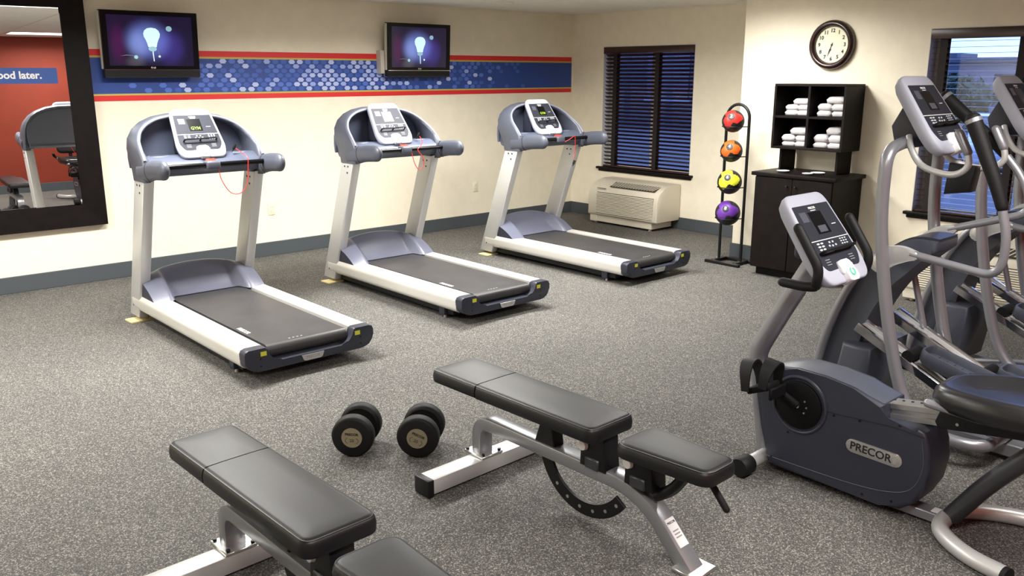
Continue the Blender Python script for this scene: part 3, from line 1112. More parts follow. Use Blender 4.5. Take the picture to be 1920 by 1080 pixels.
# ================================================================== shared control console
def console_parts(root, M, scale=1.0, lit=True, keys=True):
    """panel in its own frame: x right, y up along the panel, z out of the face; y from 0 to 0.39"""
    M = M @ Matrix.Scale(scale, 4)
    out = fil([(-0.145, 0, 0), (0.145, 0, 0), (0.170, 0.075, 0), (0.140, 0.385, 0), (-0.140, 0.385, 0), (-0.170, 0.075, 0)], [0.07, 0.07, 0.06, 0.05, 0.05, 0.06], 6, True)
    g = G(M)
    rings = []
    for z, k in ((-0.062, 0.84), (-0.050, 0.93), (-0.026, 0.995), (-0.010, 1.0), (-0.003, 0.985), (0.0, 0.955)):
        rings.append([(p.x * k, 0.195 + (p.y - 0.195) * k, z) for p in out])
    g.loft(rings)
    h = g.obj('console_housing', 'console_grey', root, ang=50)
    # glossy display field
    scr = fil([(-0.143, 0.182, 0), (0.143, 0.182, 0), (0.128, 0.332, 0), (-0.128, 0.332, 0)], 0.004, 2, True)
    G(M).prism([(p.x, p.y) for p in scr], 'z', -0.002, 0.0012).obj('display_panel', 'panel_dark', h)
    low = fil([(-0.118, 0.056, 0), (-0.045, 0.058, 0), (-0.040, 0.086, 0), (0.040, 0.086, 0), (0.045, 0.058, 0), (0.118, 0.056, 0), (0.147, 0.105, 0), (0.1435, 0.180, 0), (-0.1435, 0.180, 0), (-0.147, 0.105, 0)], [0.02, 0.006, 0.012, 0.012, 0.006, 0.02, 0.02, 0.003, 0.003, 0.02], 4, True)
    G(M).prism([(p.x, p.y) for p in low], 'z', -0.002, 0.0010).obj('keypad_panel', 'panel_dark', h)
    G(M).box((-0.143, 0.1795, 0.0005), (0.143, 0.1825, 0.0018)).obj('divider_line', 'print_white', h)
    g = G(M)
    g.box((-0.046, 0.205, 0.001), (0.046, 0.300, 0.0016))
    g.obj('display_window', 'black_gloss', h)
    G(M).box((-0.106, 0.262, 0.0011), (-0.060, 0.304, 0.0017)).obj('instruction_label', 'panel_mid', h)
    text('PRECOR', 0.013, 'print_white', h, M @ Matrix.Translation((0, 0.317, 0.0014)), 'logo_lettering', ext=0.0004, bold=0.0003)
    G(M).box((-0.018, 0.3045, 0.0012), (0.018, 0.3075, 0.0018)).obj('printed_line', 'print_white', h)
    G(M).box((0.075, 0.236, 0.0012), (0.105, 0.239, 0.0018)).obj('printed_line', 'print_white', h)
    if lit:
        text('GYM', 0.032, 'led_green', h, M @ Matrix.Translation((0, 0.226, 0.0022)), 'display_lettering', ext=0.0003, bold=0.0006)
    else:
        G(M).box((-0.028, 0.212, 0.0016), (0.028, 0.240, 0.0022)).obj('lcd', 'panel_mid', h)
    if keys:
        me = None

        def key(x, y, w, hh, m):
            nonlocal me
            if me is None:
                g = G()
                g.prism(rrect(1, 1, 0.3, 3), 'z', 0, 0.0022)
                o = g.obj('key', m, h)
                me = o.data
            else:
                o = link('key', me, h)
            o.matrix_local = M @ Matrix.Translation((x, y, 0.0009)) @ Matrix.Diagonal((w, hh, 1, 1))
        for i in range(2):
            for j in range(3):
                key(-0.092 + i * 0.026, 0.168 - j * 0.0125, 0.018, 0.007, 'key_grey')
        for i in range(3):
            for j in range(4):
                key(0.072 + i * 0.018, 0.171 - j * 0.0105, 0.010, 0.0055, 'key_grey')
        for x, y in ((-0.012, 0.166), (0.012, 0.166), (0.0, 0.150), (-0.022, 0.152), (0.024, 0.152)):
            key(x, y, 0.010, 0.008, 'key_grey')
        for s in (-1, 1):
            for j in range(3):
                G(M).box((s * 0.086 - 0.016, 0.100 - j * 0.010, 0.0010), (s * 0.086 + 0.016, 0.1025 - j * 0.010, 0.0015)).obj('printed_line', 'print_grey', h)
    # reading rack
    g = G(M)
    g.tube(fil([(-0.112, 0.128, 0.002), (-0.112, 0.128, 0.026), (0.112, 0.132, 0.026), (0.112, 0.132, 0.002)], 0.01, 4), 0.006, 8)
    g.tube([(0, 0.130, 0.002), (0, 0.130, 0.026)], 0.006, 8)
    g.obj('reading_rack', 'black_plastic', h)
    # big white stop key
    g = G(M)
    g.prism(rrect(0.090, 0.060, 0.022, 5, 0, 0.056), 'z', -0.004, 0.012, 0.006, 3)
    g.prism(rrect(0.070, 0.056, 0.016, 5, 0, 0.024), 'z', -0.030, 0.020, 0.006, 3)
    st = g.obj('stop_key', 'white_plastic', h)
    g = G(M)
    g.tube([(0.014 * math.cos(a), 0.030 + 0.014 * math.sin(a), 0.0206) for a in [PI * 0.6 + 2 * PI * 0.85 * k / 16 for k in range(17)]], 0.0032, 6)
    g.obj('stop_symbol', 'print_green', st)
    return h


# ================================================================== treadmills
def make_treadmill(label, loc):
    t = thing('treadmill', label, 'treadmill', loc, group='treadmills facing the television wall')
    # ---- underframe and feet
    g = G()
    for s in (-1, 1):
        g.box((s * 0.33 - 0.03, 0.16, 0.035), (s * 0.33 + 0.03, 1.86, 0.10))
    g.box((-0.35, 0.30, 0.045), (0.35, 0.38, 0.09))
    g.box((-0.35, 1.70, 0.035), (0.35, 1.90, 0.12))
    g.obj('underframe', 'black_plastic', t)
    for s in (-1, 1):
        f = G().box((s * 0.355 - 0.028, 0.235, 0.022), (s * 0.355 + 0.028, 0.30, 0.09), 0.006, 2).obj('rear_foot', 'slate_dark', t)
        G().cyl((s * 0.355, 0.262, 0.0), (s * 0.355, 0.262, 0.024), 0.012, 0.008, 10).obj('levelling_screw', 'brushed', f)
        G().cyl((s * 0.27, 1.78, 0.032), (s * 0.30, 1.78, 0.032), 0.032, None, 20).obj('transport_wheel', 'black_rubber', t)
    G().box((-0.385, 1.735, 0.0), (-0.235, 1.86, 0.012), 0.002, 1, Matrix.Rotation(0.05, 4, 'Z')).obj('foot_shim', 'cream_shim', t)
    # ---- deck
    G().box((-0.292, 0.10, 0.085), (0.292, 1.62, 0.176)).obj('deck', 'black_plastic', t)
    rb = 0.040
    bz = 0.196
    prof = [(1.60, bz), (0.062, bz)] + [(0.062 - rb * math.sin(a), bz - rb + rb * math.cos(a)) for a in [PI * k / 10 for k in range(1, 11)]] + [(1.60, bz - 2 * rb)]
    belt = G().prism(prof, 'x', -0.262, 0.262).obj('running_belt', 'belt', t)
    text('PRECOR', 0.040, 'print_white', belt, frame((-0.232, 0.40, bz + 0.0004), (0, -1, 0), (1, 0, 0)), 'belt_lettering', ext=0.0003, bold=0.001)
    for k in range(4):
        G().box((-0.10 + k * 0.026, 0.075, bz), (-0.088 + k * 0.026, 0.085, bz + 0.0006)).obj('belt_mark', 'print_grey', belt)
    for s in (-1, 1):
        pr = fil([(0.290, 0.085, 0), (0.405, 0.085, 0), (0.424, 0.11, 0), (0.424, 0.175, 0), (0.408, 0.203, 0), (0.290, 0.203, 0)], [0, 0.015, 0.02, 0.02, 0.014, 0.004], 4, True)
        G().prism([(s * p.x, p.y) for p in pr], 'y', 0.045, 1.80).obj('side_rail', 'silver_light', t)
    # ---- rear end cap
    oc = [(-0.424, 0.190, 0), (-0.424, 0.105, 0), (-0.36, 0.068, 0), (0.36, 0.068, 0), (0.424, 0.105, 0), (0.424, 0.190, 0), (0.408, 0.2035, 0), (0.288, 0.2035, 0), (0.270, 0.150, 0), (0.225, 0.112, 0), (-0.225, 0.112, 0), (-0.270, 0.150, 0), (-0.288, 0.2035, 0), (-0.408, 0.2035, 0)]
    oc = fil(oc, [0.012, 0.05, 0.06, 0.06, 0.05, 0.012, 0.012, 0.01, 0.04, 0.04, 0.04, 0.04, 0.01, 0.012], 4, True)
    cap = G().prism([(p.x, p.y) for p in oc], 'y', -0.022, 0.050, 0.008, 2).obj('rear_end_cap', 'slate_dark', t)
    G().box((-0.23, 0.0, 0.085), (0.23, 0.062, 0.113)).obj('cap_ledge', 'slate_plastic', cap)
    pl = fil([(-0.075, 0.108, 0), (-0.060, 0.072, 0), (0.060, 0.072, 0), (0.075, 0.108, 0)], [0.004, 0.012, 0.012, 0.004], 3, True)
    np_ = G().prism([(p.x, p.y) for p in pl], 'y', -0.0265, -0.021, 0.001, 1).obj('name_plate', 'brushed', cap)
    text('PRECOR', 0.024, 'print_grey', np_, frame((0, -0.0268, 0.091), (1, 0, 0), (0, 0, 1)), 'plate_lettering', ext=0.0003)
    for s in (-1, 1):
        G().box((s * 0.310 - 0.018, -0.0235, 0.158), (s * 0.310 + 0.018, -0.0215, 0.184)).obj('warning_sticker', 'sticker_yellow', cap)
        G().cyl((s * 0.33, -0.0225, 0.142), (s * 0.33, -0.020, 0.142), 0.006, None, 8).obj('screw', 'black_plastic', cap)
        G().cyl((s * 0.33, -0.0225, 0.100), (s * 0.33, -0.020, 0.100), 0.006, None, 8).obj('screw', 'black_plastic', cap)
    # ---- motor hood: a height field with two convex wings
    g = G()
    nx, ny = 41, 26
    grid = []

    def sm(a, b, x):
        x = max(0.0, min(1.0, (x - a) / (b - a)))
        return x * x * (3 - 2 * x)
    for i in range(nx):
        x = -0.405 + 0.81 * i / (nx - 1)
        ax = abs(x)
        wing = sm(0.235, 0.275, ax)
        y0 = 1.50 * (1 - wing) + (1.385 + 0.30 * max(0, ax - 0.30)) * wing
        crest = 0.192 * (1 - 0.42 * (ax / 0.405) ** 2.2)
        yc = 1.70 + 0.02 * (1 - wing)
        row = []
        for j in range(ny):
            u = j / (ny - 1)
            if u < 0.7:
                tt = u / 0.7
                y = y0 + (yc - y0) * tt
                zc = 0.55 * tt + 0.45 * tt ** 2 if True else 0
                zc = sm(0, 1, tt) * 0.35 + tt ** 1.2 * 0.65
                zw = math.sin(tt * PI / 2) ** 0.9
                z = 0.201 + crest * (zc * (1 - wing) + zw * wing)
            else:
                tt = (u - 0.7) / 0.3
                y = yc + 0.15 * math.sin(tt * PI / 2)
                z = 0.201 + crest * math.cos(tt * PI / 2) - 0.115 * tt ** 2
            row.append((x, y, z))
        grid.append(row)
    vs = [[g.v(p) for p in row] for row in grid]
    for i in range(nx - 1):
        for j in range(ny - 1):
            g.face([vs[i][j], vs[i + 1][j], vs[i + 1][j + 1], vs[i][j + 1]])
    hood = g.obj('motor_hood', 'lilac_grey', t, ang=70)
    for s, row in ((-1, grid[0]), (1, grid[-1])):   # dark side cheeks
        g = G()
        a = [(p[0], p[1], p[2]) for p in row]
        b = [(p[0], p[1], 0.10) for p in row]
        g.loft([a, b], cap=False, ring_closed=False)
        g.loft([[(p[0] - s * 0.006, p[1], p[2]) for p in row], [(p[0] - s * 0.006, p[1], 0.10) for p in row]], cap=False, ring_closed=False)
        g.obj('hood_cheek', 'slate_dark', hood)
    # ---- uprights
    for s in (-1, 1):
        out = [(1.705, 0.035), (1.885, 0.035), (1.50, 1.05), (1.325, 1.05)]
        x0, x1 = sorted((s * 0.348, s * 0.422))
        up = G().prism(out, 'x', x0, x1, 0.010, 3).obj('upright', 'silver_paint', t)
        xi = 0.3475 * s
        if True:
            for (yy, zz) in ((1.405, 1.005), (1.455, 1.005), (1.42, 0.955)):
                xb = s * 0.3475 if s > 0 else s * 0.4225
                G().cyl((xb, yy, zz), (xb - 0.002, yy, zz), 0.0075, None, 10).obj('bolt', 'black_plastic', up)
            xb = s * 0.3475 if s > 0 else s * 0.4225
            G().cyl((xb, 1.78, 0.12), (xb - 0.002, 1.78, 0.12), 0.007, None, 10).obj('bolt', 'black_plastic', up)
    # ---- arched console shell sweeping down into the side arms
    hx, top = 0.425, 1.458
    path = [(-hx, 1.03), (-hx, 1.10), (-hx, 1.17), (-hx + .003, 1.235), (-0.405, 1.30), (-0.365, 1.36), (-0.305, 1.405), (-0.225, 1.437), (-0.125, 1.454), (0, top)]
    yn = [1.300, 1.290, 1.300, 1.355, 1.430, 1.490, 1.525, 1.548, 1.560, 1.565]
    yf = [1.520, 1.535, 1.575, 1.610, 1.635, 1.650, 1.660, 1.665, 1.668, 1.670]
    path = path + [(-p[0], p[1]) for p in reversed(path[:-1])]
    yn = yn + list(reversed(yn[:-1]))
    yf = yf + list(reversed(yf[:-1]))
    rings = []
    n = len(path)
    for i, (x, z) in enumerate(path):
        a = path[max(0, i - 1)]
        b = path[min(n - 1, i + 1)]
        tx, tz = b[0] - a[0], b[1] - a[1]
        L = math.hypot(tx, tz)
        nxn, nzn = tz / L, -tx / L          # pointing inwards
        th = 0.050 if z < 1.2 else 0.036
        y0_, y1_ = yn[i], yf[i]
        ring = []
        for (q, d) in ((y0_, 0.014), (y0_ + 0.010, 0.003), (y0_ + 0.03, 0.0), (y1_ - 0.02, 0.0), (y1_, 0.010), (y1_, th - 0.006), (y1_ - 0.008, th), (y0_ + 0.022, th), (y0_ + 0.008, th - 0.006), (y0_, th - 0.014)):
            ring.append((x + nxn * d, q, z + nzn * d))
        rings.append(ring)
    G().loft(rings).obj('console_shell', 'slate_plastic', t, ang=50)
    # light edge strip running along the rim towards the user
    rp = []
    for i in range(n):
        x, z = path[i]
        a = path[max(0, i - 1)]
        b = path[min(n - 1, i + 1)]
        L = math.hypot(b[0] - a[0], b[1] - a[1])
        nxn, nzn = (b[1] - a[1]) / L, -(b[0] - a[0]) / L
        if z > 1.15:
            rp.append((x + nxn * 0.016, yn[i] + 0.001, z + nzn * 0.016))
    G().tube(spline(rp, 3), 0.0095, 8).obj('shell_rim', 'slate_light', t)
    # back panel of the arch
    bp = [(p[0] * 0.955, 1.06 + (p[1] - 1.06) * 0.955) for p in path if p[1] > 1.15] 
    bp = [(-0.40, 1.10)] + bp + [(0.40, 1.10)]
    G().prism(bp, 'y', 1.615, 1.635).obj('back_panel', 'slate_mid', t)
    # dished tray below the display
    tp = fil([(1.612, 1.175, 0), (1.46, 1.185, 0), (1.385, 1.190, 0), (1.305, 1.150, 0), (1.275, 1.115, 0), (1.33, 1.055, 0), (1.50, 1.045, 0), (1.612, 1.075, 0)], [0, 0.03, 0.04, 0.03, 0.03, 0.03, 0.03, 0.02], 4, True)
    tr = G().prism([(p.x, p.y) for p in tp], 'x', -0.385, 0.385, 0.004, 1).obj('accessory_tray', 'slate_mid', t)
    for s in (-1, 1):
        G().lathe([(0.028, 0.0), (0.047, 0.0), (0.050, 0.006), (0.047, 0.012), (0.042, 0.008), (0.030, 0.004)], 24, Matrix.Translation((s * 0.275, 1.43, 1.176)) @ Matrix.Diagonal((1.35, 1, 1, 1)), True).obj('cup_rim', 'slate_light', tr)
        G().lathe([(0.0005, 0.0), (0.044, 0.0), (0.044, 0.006), (0.0005, 0.003)], 20, Matrix.Translation((s * 0.275, 1.43, 1.1815)) @ Matrix.Diagonal((1.3, 1, 1, 1))).obj('cup_well', 'black_plastic', tr)
    # handles
    for s in (-1, 1):
        pth = spline([(s * 0.398, 1.42, 1.085), (s * 0.398, 1.30, 1.100), (s * 0.398, 1.18, 1.120), (s * 0.396, 1.08, 1.128), (s * 0.394, 1.03, 1.130)], 4)
        m = len(pth)
        rad = [0.066 - 0.004 * (k / (m - 1)) for k in range(m)]
        e = (pth[-1] - pth[-2]).normalized()
        last = pth[-1]
        for ang in (0.4, 0.8, 1.1, 1.35, 1.52):
            pth.append(last + e * 0.062 * math.sin(ang))
            rad.append(0.062 * math.cos(ang))
        G().tube(pth, rad, sec=circ(1.0, 18, 0.54, 1.0), up=(0, 0, 1)).obj('handle', 'slate_plastic', t, ang=50)
        G().tube([(s * 0.398, 1.262, 1.1065), (s * 0.398, 1.257, 1.1075)], [0.0668, 0.0668], sec=circ(1.0, 18, 0.54, 1.0), up=(0, 0, 1)).obj('handle_seam', 'black_plastic', t)
    # cross bar with the stop unit
    G().cyl((-0.37, 1.215, 1.128), (0.37, 1.215, 1.128), 0.0165, None, 14).obj('cross_bar', 'black_gloss', t)
    sb = G().box((-0.048, 1.180, 1.095), (0.048, 1.262, 1.155), 0.016, 3).obj('stop_unit', 'slate_plastic', t)
    G().prism(rrect(0.070, 0.036, 0.012, 4), 'z', 0.0, 0.012, 0.003, 2, Matrix.Translation((0, 1.235, 1.150)) @ Matrix.Rotation(0.35, 4, 'X')).obj('stop_button', 'red_plastic', sb)
    # display
    yv = Vector((0, 0.225, 0.318)).normalized()
    console_parts(t, frame((0, 1.312, 1.172), (1, 0, 0), yv))
    g = G()
    g.box((-0.10, 1.50, 1.18), (0.10, 1.62, 1.42), 0.015, 2)
    g.obj('console_neck', 'slate_dark', t)
    return t


def cord(t, pts, clip, red=6, M=None):
    """safety lanyard of one treadmill"""
    p = spline(pts, 6)
    k = len(p) * red // 10
    c = G().tube(p, 0.0028, 6).obj('safety_cord', 'red_cord', t)
    g = G()
    c0 = Vector(clip)
    g.box((-0.008, -0.009, -0.020), (0.008, 0.009, 0.020), 0.004, 2, Matrix.Translation(c0) @ Matrix.Rotation(0.5, 4, 'Y'))
    g.tube([c0 + Vector((-0.006, 0, -0.014)), c0 + Vector((-0.020, 0, -0.036))], [0.006, 0.002], 6)
    g.obj('safety_clip', 'black_plastic', c)


T1 = make_treadmill('silver treadmill nearest the mirror, safety cord looping from bar to shell', (2.372, 4.46, 0))
T2 = copy_tree(T1)
T2.location = (4.022, 4.58, 0)
T2['label'] = 'silver treadmill in the middle of the three, short coiled safety cord'
T3 = copy_tree(T1)
T3.location = (5.752, 4.57, 0)
T3['label'] = 'silver treadmill farthest from the mirror, by the closed blind, cord hanging straight'
cord(T1, [(0.03, 1.19, 1.10), (0.045, 1.185, 1.02), (0.10, 1.185, 0.935), (0.17, 1.185, 0.925), (0.225, 1.19, 0.985), (0.24, 1.19, 1.10), (0.245, 1.20, 1.16), (0.235, 1.26, 1.19), (0.225, 1.33, 1.215)], (0.222, 1.345, 1.228))
cord(T2, [(0.04, 1.185, 1.10), (0.06, 1.18, 1.02), (0.10, 1.18, 0.965), (0.15, 1.18, 0.99), (0.145, 1.18, 1.06), (0.10, 1.185, 1.12), (0.14, 1.20, 1.15), (0.20, 1.26, 1.18), (0.225, 1.33, 1.215)], (0.222, 1.345, 1.228))
cord(T3, [(0.04, 1.185, 1.10), (0.10, 1.175, 1.125), (0.155, 1.175, 1.15), (0.17, 1.175, 1.12), (0.168, 1.175, 1.02), (0.165, 1.175, 0.93)], (0.160, 1.175, 0.905))


# ================================================================== adjustable benches
def pad(outline_fn, name, root, z0, z1, r, mat_='vinyl_black', seams=()):
    """upholstered cushion: outline(k) gives the plan outline shrunk by k; rounded edges"""
    g = G()
    rings = []
    h = z1 - z0
    n = 5
    for i in range(n + 1):
        a = PI / 2 * i / n
        rings.append((r * (1 - math.sin(a)), z0 + r * 0.35 * (1 - math.cos(a))))
    rings.append((-0.002, (z0 + z1) / 2))
    for i in range(n + 1):
        a = PI / 2 * i / n
        rings.append((r * (1 - math.cos(a)), z1 - r * (1 - math.sin(a))))
    loops = [[(x, y, z) for x, y in outline_fn(k)] for k, z in rings]
    loops.append([(x, y, z1 + 0.0012) for x, y in outline_fn(r + 0.05)])
    g.loft(loops)
    return g.obj(name, mat_, root, ang=60)


def make_bench(label, loc, rz):
    b = thing('weight_bench', label, 'bench', loc, rz, group='adjustable weight benches')
    # local: origin on the floor, y towards the television wall

    def back(k):
        w0 = 0.128
        pts = fil([(-w0 + k, 0.0 + k, 0), (w0 - k, 0.0 + k, 0), (w0 - k, 0.652 - 0.0, 0), (-w0 + k, 0.652 - 0.0, 0)], [max(0.012, 0.045 - k), max(0.012, 0.045 - k), 0.002, 0.002], 5, True)
        return [(p.x, p.y) for p in pts]

    def head(k):
        w0 = 0.128
        pts = fil([(-w0 + k, 0.658, 0), (w0 - k, 0.658, 0), (w0 - k, 0.955 - k, 0), (-w0 + k, 0.955 - k, 0)], [0.002, 0.002, max(0.012, 0.04 - k), max(0.012, 0.04 - k)], 5, True)
        return [(p.x, p.y) for p in pts]

    def seat(k):
        pts = fil([(-0.092 + k, -0.480 + k, 0), (0.092 - k, -0.480 + k, 0), (0.118 - k, -0.085 - k, 0), (-0.118 + k, -0.085 - k, 0)], [max(0.012, 0.05 - k)] * 2 + [max(0.012, 0.06 - k)] * 2, 5, True)
        return [(p.x, p.y) for p in pts]
    bk = pad(back, 'back_pad', b, 0.388, 0.452, 0.022)
    hd = pad(head, 'head_pad', b, 0.390, 0.452, 0.022)
    st = pad(seat, 'seat_pad', b, 0.375, 0.436, 0.024)

    def piping(fn, z, par, skip=False):
        pts = [(x, y, z) for x, y in fn(0.0075)]
        G().tube(pts, 0.0028, 6, closed=True).obj('piping', 'piping_black', par)
    piping(back, 0.4455, bk)
    piping(head, 0.4455, hd)
    piping(seat, 0.4285, st)
    # main beam: box tube bent at both ends
    line = fil([(0, 0.755, 0.075), (0, 0.755, 0.238), (0, -0.150, 0.228), (0, -0.375, -0.005)], [0, 0.15, 0.14, 0], 9)
    sec = rrect(0.076, 0.056, 0.006, 2)
    G().tube(line, 1.0, sec=sec, up=(0, 1, 0)).obj('main_beam', 'bench_silver', b, ang=30)
    # rear cross foot
    rf = G().box((-0.335, 0.685, 0.012), (0.335, 0.775, 0.078), 0.004, 2).obj('cross_foot', 'silver_paint', b)
    for s in (-1, 1):
        G().box((s * 0.335 - (0.004 if s > 0 else 0.028), 0.682, 0.004), (s * 0.335 + (0.028 if s > 0 else 0.004), 0.778, 0.081), 0.005, 2).obj('end_cap', 'black_plastic', rf)
        G().cyl((s * 0.29, 0.800, 0.030), (s * 0.255, 0.800, 0.030), 0.028, None, 20).obj('transport_wheel', 'black_rubber', b)
        G().box((s * 0.272 - 0.006, 0.770, 0.020), (s * 0.272 + 0.006, 0.805, 0.055)).obj('wheel_bracket', 'chrome', b)
    pl = G().box((-0.060, 0.683, 0.079), (0.060, 0.812, 0.092), 0.003, 1).obj('joint_plate', 'brushed', b)
    for x in (-0.047, 0.047):
        for y in (0.695, 0.800):
            G().cyl((x, y, 0.091), (x, y, 0.101), 0.008, None, 6).obj('bolt', 'black_plastic', pl)
    # front foot plate
    G().box((-0.062, -0.435, 0.0), (0.062, -0.325, 0.014), 0.003, 1).obj('front_foot', 'brushed', b)
    # maker's label on the front leg (faces the user)
    d = Vector((0, 0.225, 0.233)).normalized()
    nrm = Vector((0, -0.233, 0.225)).normalized()
    c = Vector((0, -0.278, 0.096)) + nrm * 0.030
    LM = frame(c, (1, 0, 0), d)
    lb = G(LM).box((-0.025, -0.055, -0.002), (0.025, 0.055, 0.0012)).obj('label_plate', 'print_white', b)
    text('PRECOR', 0.0115, 'print_black', lb, LM @ Matrix.Translation((0, 0.038, 0.0014)), 'label_lettering', ext=0.0002, bold=0.0004)
    for k in range(3):
        G(LM).box((-0.016, 0.004 - k * 0.012, 0.001), (0.016, 0.009 - k * 0.012, 0.0016)).obj('printed_line', 'print_grey', lb)
    # adjustment quadrant with holes
    R0, R1 = 0.192, 0.248
    ns = 22
    c0 = Vector((0, 0.140, 0.262))
    oa = [(c0.y + R1 * math.cos(PI + math.radians(14) + math.radians(132) * k / ns) * -1, c0.z + R1 * math.sin(PI + math.radians(14) + math.radians(132) * k / ns)) for k in range(ns + 1)]
    ia = [(c0.y + R0 * math.cos(PI + math.radians(14) + math.radians(132) * k / ns) * -1, c0.z + R0 * math.sin(PI + math.radians(14) + math.radians(132) * k / ns)) for k in range(ns + 1)]
    qd = G().prism(oa + list(reversed(ia)), 'x', -0.006, 0.006, 0.0015, 1).obj('adjustment_quadrant', 'black_plastic', b)
    for k in range(6):
        a = PI + math.radians(48 + k * 18)
        rm = (R0 + R1) / 2
        p = (c0.y - rm * math.cos(a), c0.z + rm * math.sin(a))
        G().cyl((-0.0072, p[0], p[1]), (0.0072, p[0], p[1]), 0.0075, None, 10).obj('index_hole', 'brushed', qd)
    # pad supports
    G().prism([(0.40, 0.250), (0.285, 0.258), (0.305, 0.395), (0.350, 0.395)], 'x', -0.030, 0.030, 0.004, 1).obj('back_pad_strut', 'black_plastic', b)
    for (y0, y1, zb, nm) in ((0.005, 0.135, 0.248, 'back_pad_hinge'), (-0.215, -0.085, 0.248, 'seat_pad_hinge')):
        hg = G().prism([(y0, zb), (y1, zb), (y1 - 0.006, 0.385), (y0 + 0.012, 0.385)], 'x', -0.044, 0.044, 0.006, 2).obj(nm, 'black_plastic', b)
        for s in (-1, 1):
            G().cyl((s * 0.044, y1 - 0.022, 0.335), (s * 0.058, y1 - 0.022, 0.335), 0.021, 0.018, 20).obj('pivot_cap', 'white_plastic', hg)
        G().box((-0.052, y0 + 0.03, zb), (0.052, y1 - 0.03, zb + 0.045), 0.005, 1).obj('clamp', 'tube_dark', hg)
    G().tube(fil([(0, -0.205, 0.225), (0, -0.275, 0.272), (0, -0.345, 0.375)], 0.05, 5), 0.022, 12).obj('seat_adjuster', 'black_plastic', b)
    lv = G().cyl((0.035, -0.375, 0.372), (0.035, -0.405, 0.345), 0.008, None, 10).obj('lever_arm', 'brushed', b)
    G().tube([(0.035, -0.395, 0.352), (0.035, -0.475, 0.262)], 0.0125, 12, round_end=True).obj('lever_grip', 'black_rubber', lv)
    return b


B1 = make_bench('black padded weight bench standing clear beside the dumbbells', (2.302, 2.0, 0), 0.03)
B2 = copy_tree(B1)
B2.location = (1.132, 1.995, 0)
B2['label'] = 'black padded weight bench nearest the camera, cut off at the bottom edge'


# ================================================================== dumbbells
def make_dumbbell(label, p, q, roll):
    p, q = Vector(p), Vector(q)
    L = (q - p).length
    d = (q - p).normalized()
    t = thing('dumbbell', label, 'dumbbell', (p.x, p.y, 0), group='round rubber dumbbells on the floor')
    r = p.z
    xd = Vector((0, 0, 1)).cross(-d).normalized()
    M = frame((0, 0, r), xd, (0, 0, 1))           # z axis of M = -d side (towards the viewer)
    prof = [(0.0005, 0.0), (r * 0.86, 0.0), (r * 0.96, -0.004), (r, -0.014), (r, -0.052), (r * 0.96, -0.062), (r * 0.84, -0.067), (r * 0.80, -0.060), (r * 0.45, -0.060), (r * 0.40, -0.085), (0.0005, -0.085)]
    G(M).lathe(prof, 40).obj('head', 'black_rubber', t, ang=50)
    M2 = frame((d.x * L, d.y * L, r), -xd, (0, 0, 1))
    G(M2).lathe(prof, 40).obj('head', 'black_rubber', t, ang=50)
    G(M).tube([(0, 0, -0.075), (0, 0, -L / 2 + 0.03), (0, 0, -L / 2 - 0.03), (0, 0, -L + 0.075)], [0.0145, 0.0165, 0.0165, 0.0145], 14, up=(1, 0, 0)).obj('grip', 'chrome', t)
    for MM, nm in ((M, 1), (M2, 0)):
        MR_ = MM @ Matrix.Rotation(roll, 4, 'Z')
        dk = G(MR_).lathe([(0.0005, -0.002), (r * 0.49, -0.002), (r * 0.49, 0.0012), (0.0005, 0.0016)], 32).obj('end_disc', 'dumbbell_label', t)
        text('PRECOR', 0.0165, 'print_black', dk, MR_ @ Matrix.Translation((0, 0.016, 0.0018)), 'disc_lettering', ext=0.0003, bold=0.0006)
        text('20', 0.021, 'print_black', dk, MR_ @ Matrix.Translation((0, -0.014, 0.0018)), 'weight_number', ext=0.0003)
        for s in (-1, 1):
            G(MR_).tube([(s * (0.012 + 0.018 * math.cos(a)), -0.014 + 0.014 * math.sin(a), 0.0018) for a in [-1.1 + 2.2 * k / 8 for k in range(9)]], 0.001, 5).obj('bracket_mark', 'print_black', dk)
    return t


make_dumbbell('black round dumbbell on the floor, the one farther from the bench', (1.900, 3.235, 0.098), (2.055, 3.385, 0.098), -0.02)
make_dumbbell('black round dumbbell on the floor beside the bench foot', (2.118, 3.028, 0.098), (2.275, 3.175, 0.098), -0.42)


# ================================================================== recumbent exercise bike
OB = Matrix.Translation((0, -1.5, 0))
bike = thing('exercise_bike', 'grey recumbent exercise bike with black seat and blue-grey shroud', 'exercise bike', (3.30, 1.5, 0))


def K():
    return G(OB)


ol = [(1.955, .455), (1.88, .492), (1.78, .507), (1.65, .506), (1.53, .490), (1.40, .455), (1.396, .392), (1.26, .402), (1.232, .392), (1.208, .33), (1.198, .25), (1.210, .165), (1.245, .09), (1.30, .045), (1.38, .034), (1.86, .034), (1.895, .06), (1.93, .20), (1.962, .34), (1.978, .41)]
shroud = K().prism(ol, 'x', -0.095, 0.095, 0.016, 3).obj('shroud', 'slate_dark', bike)
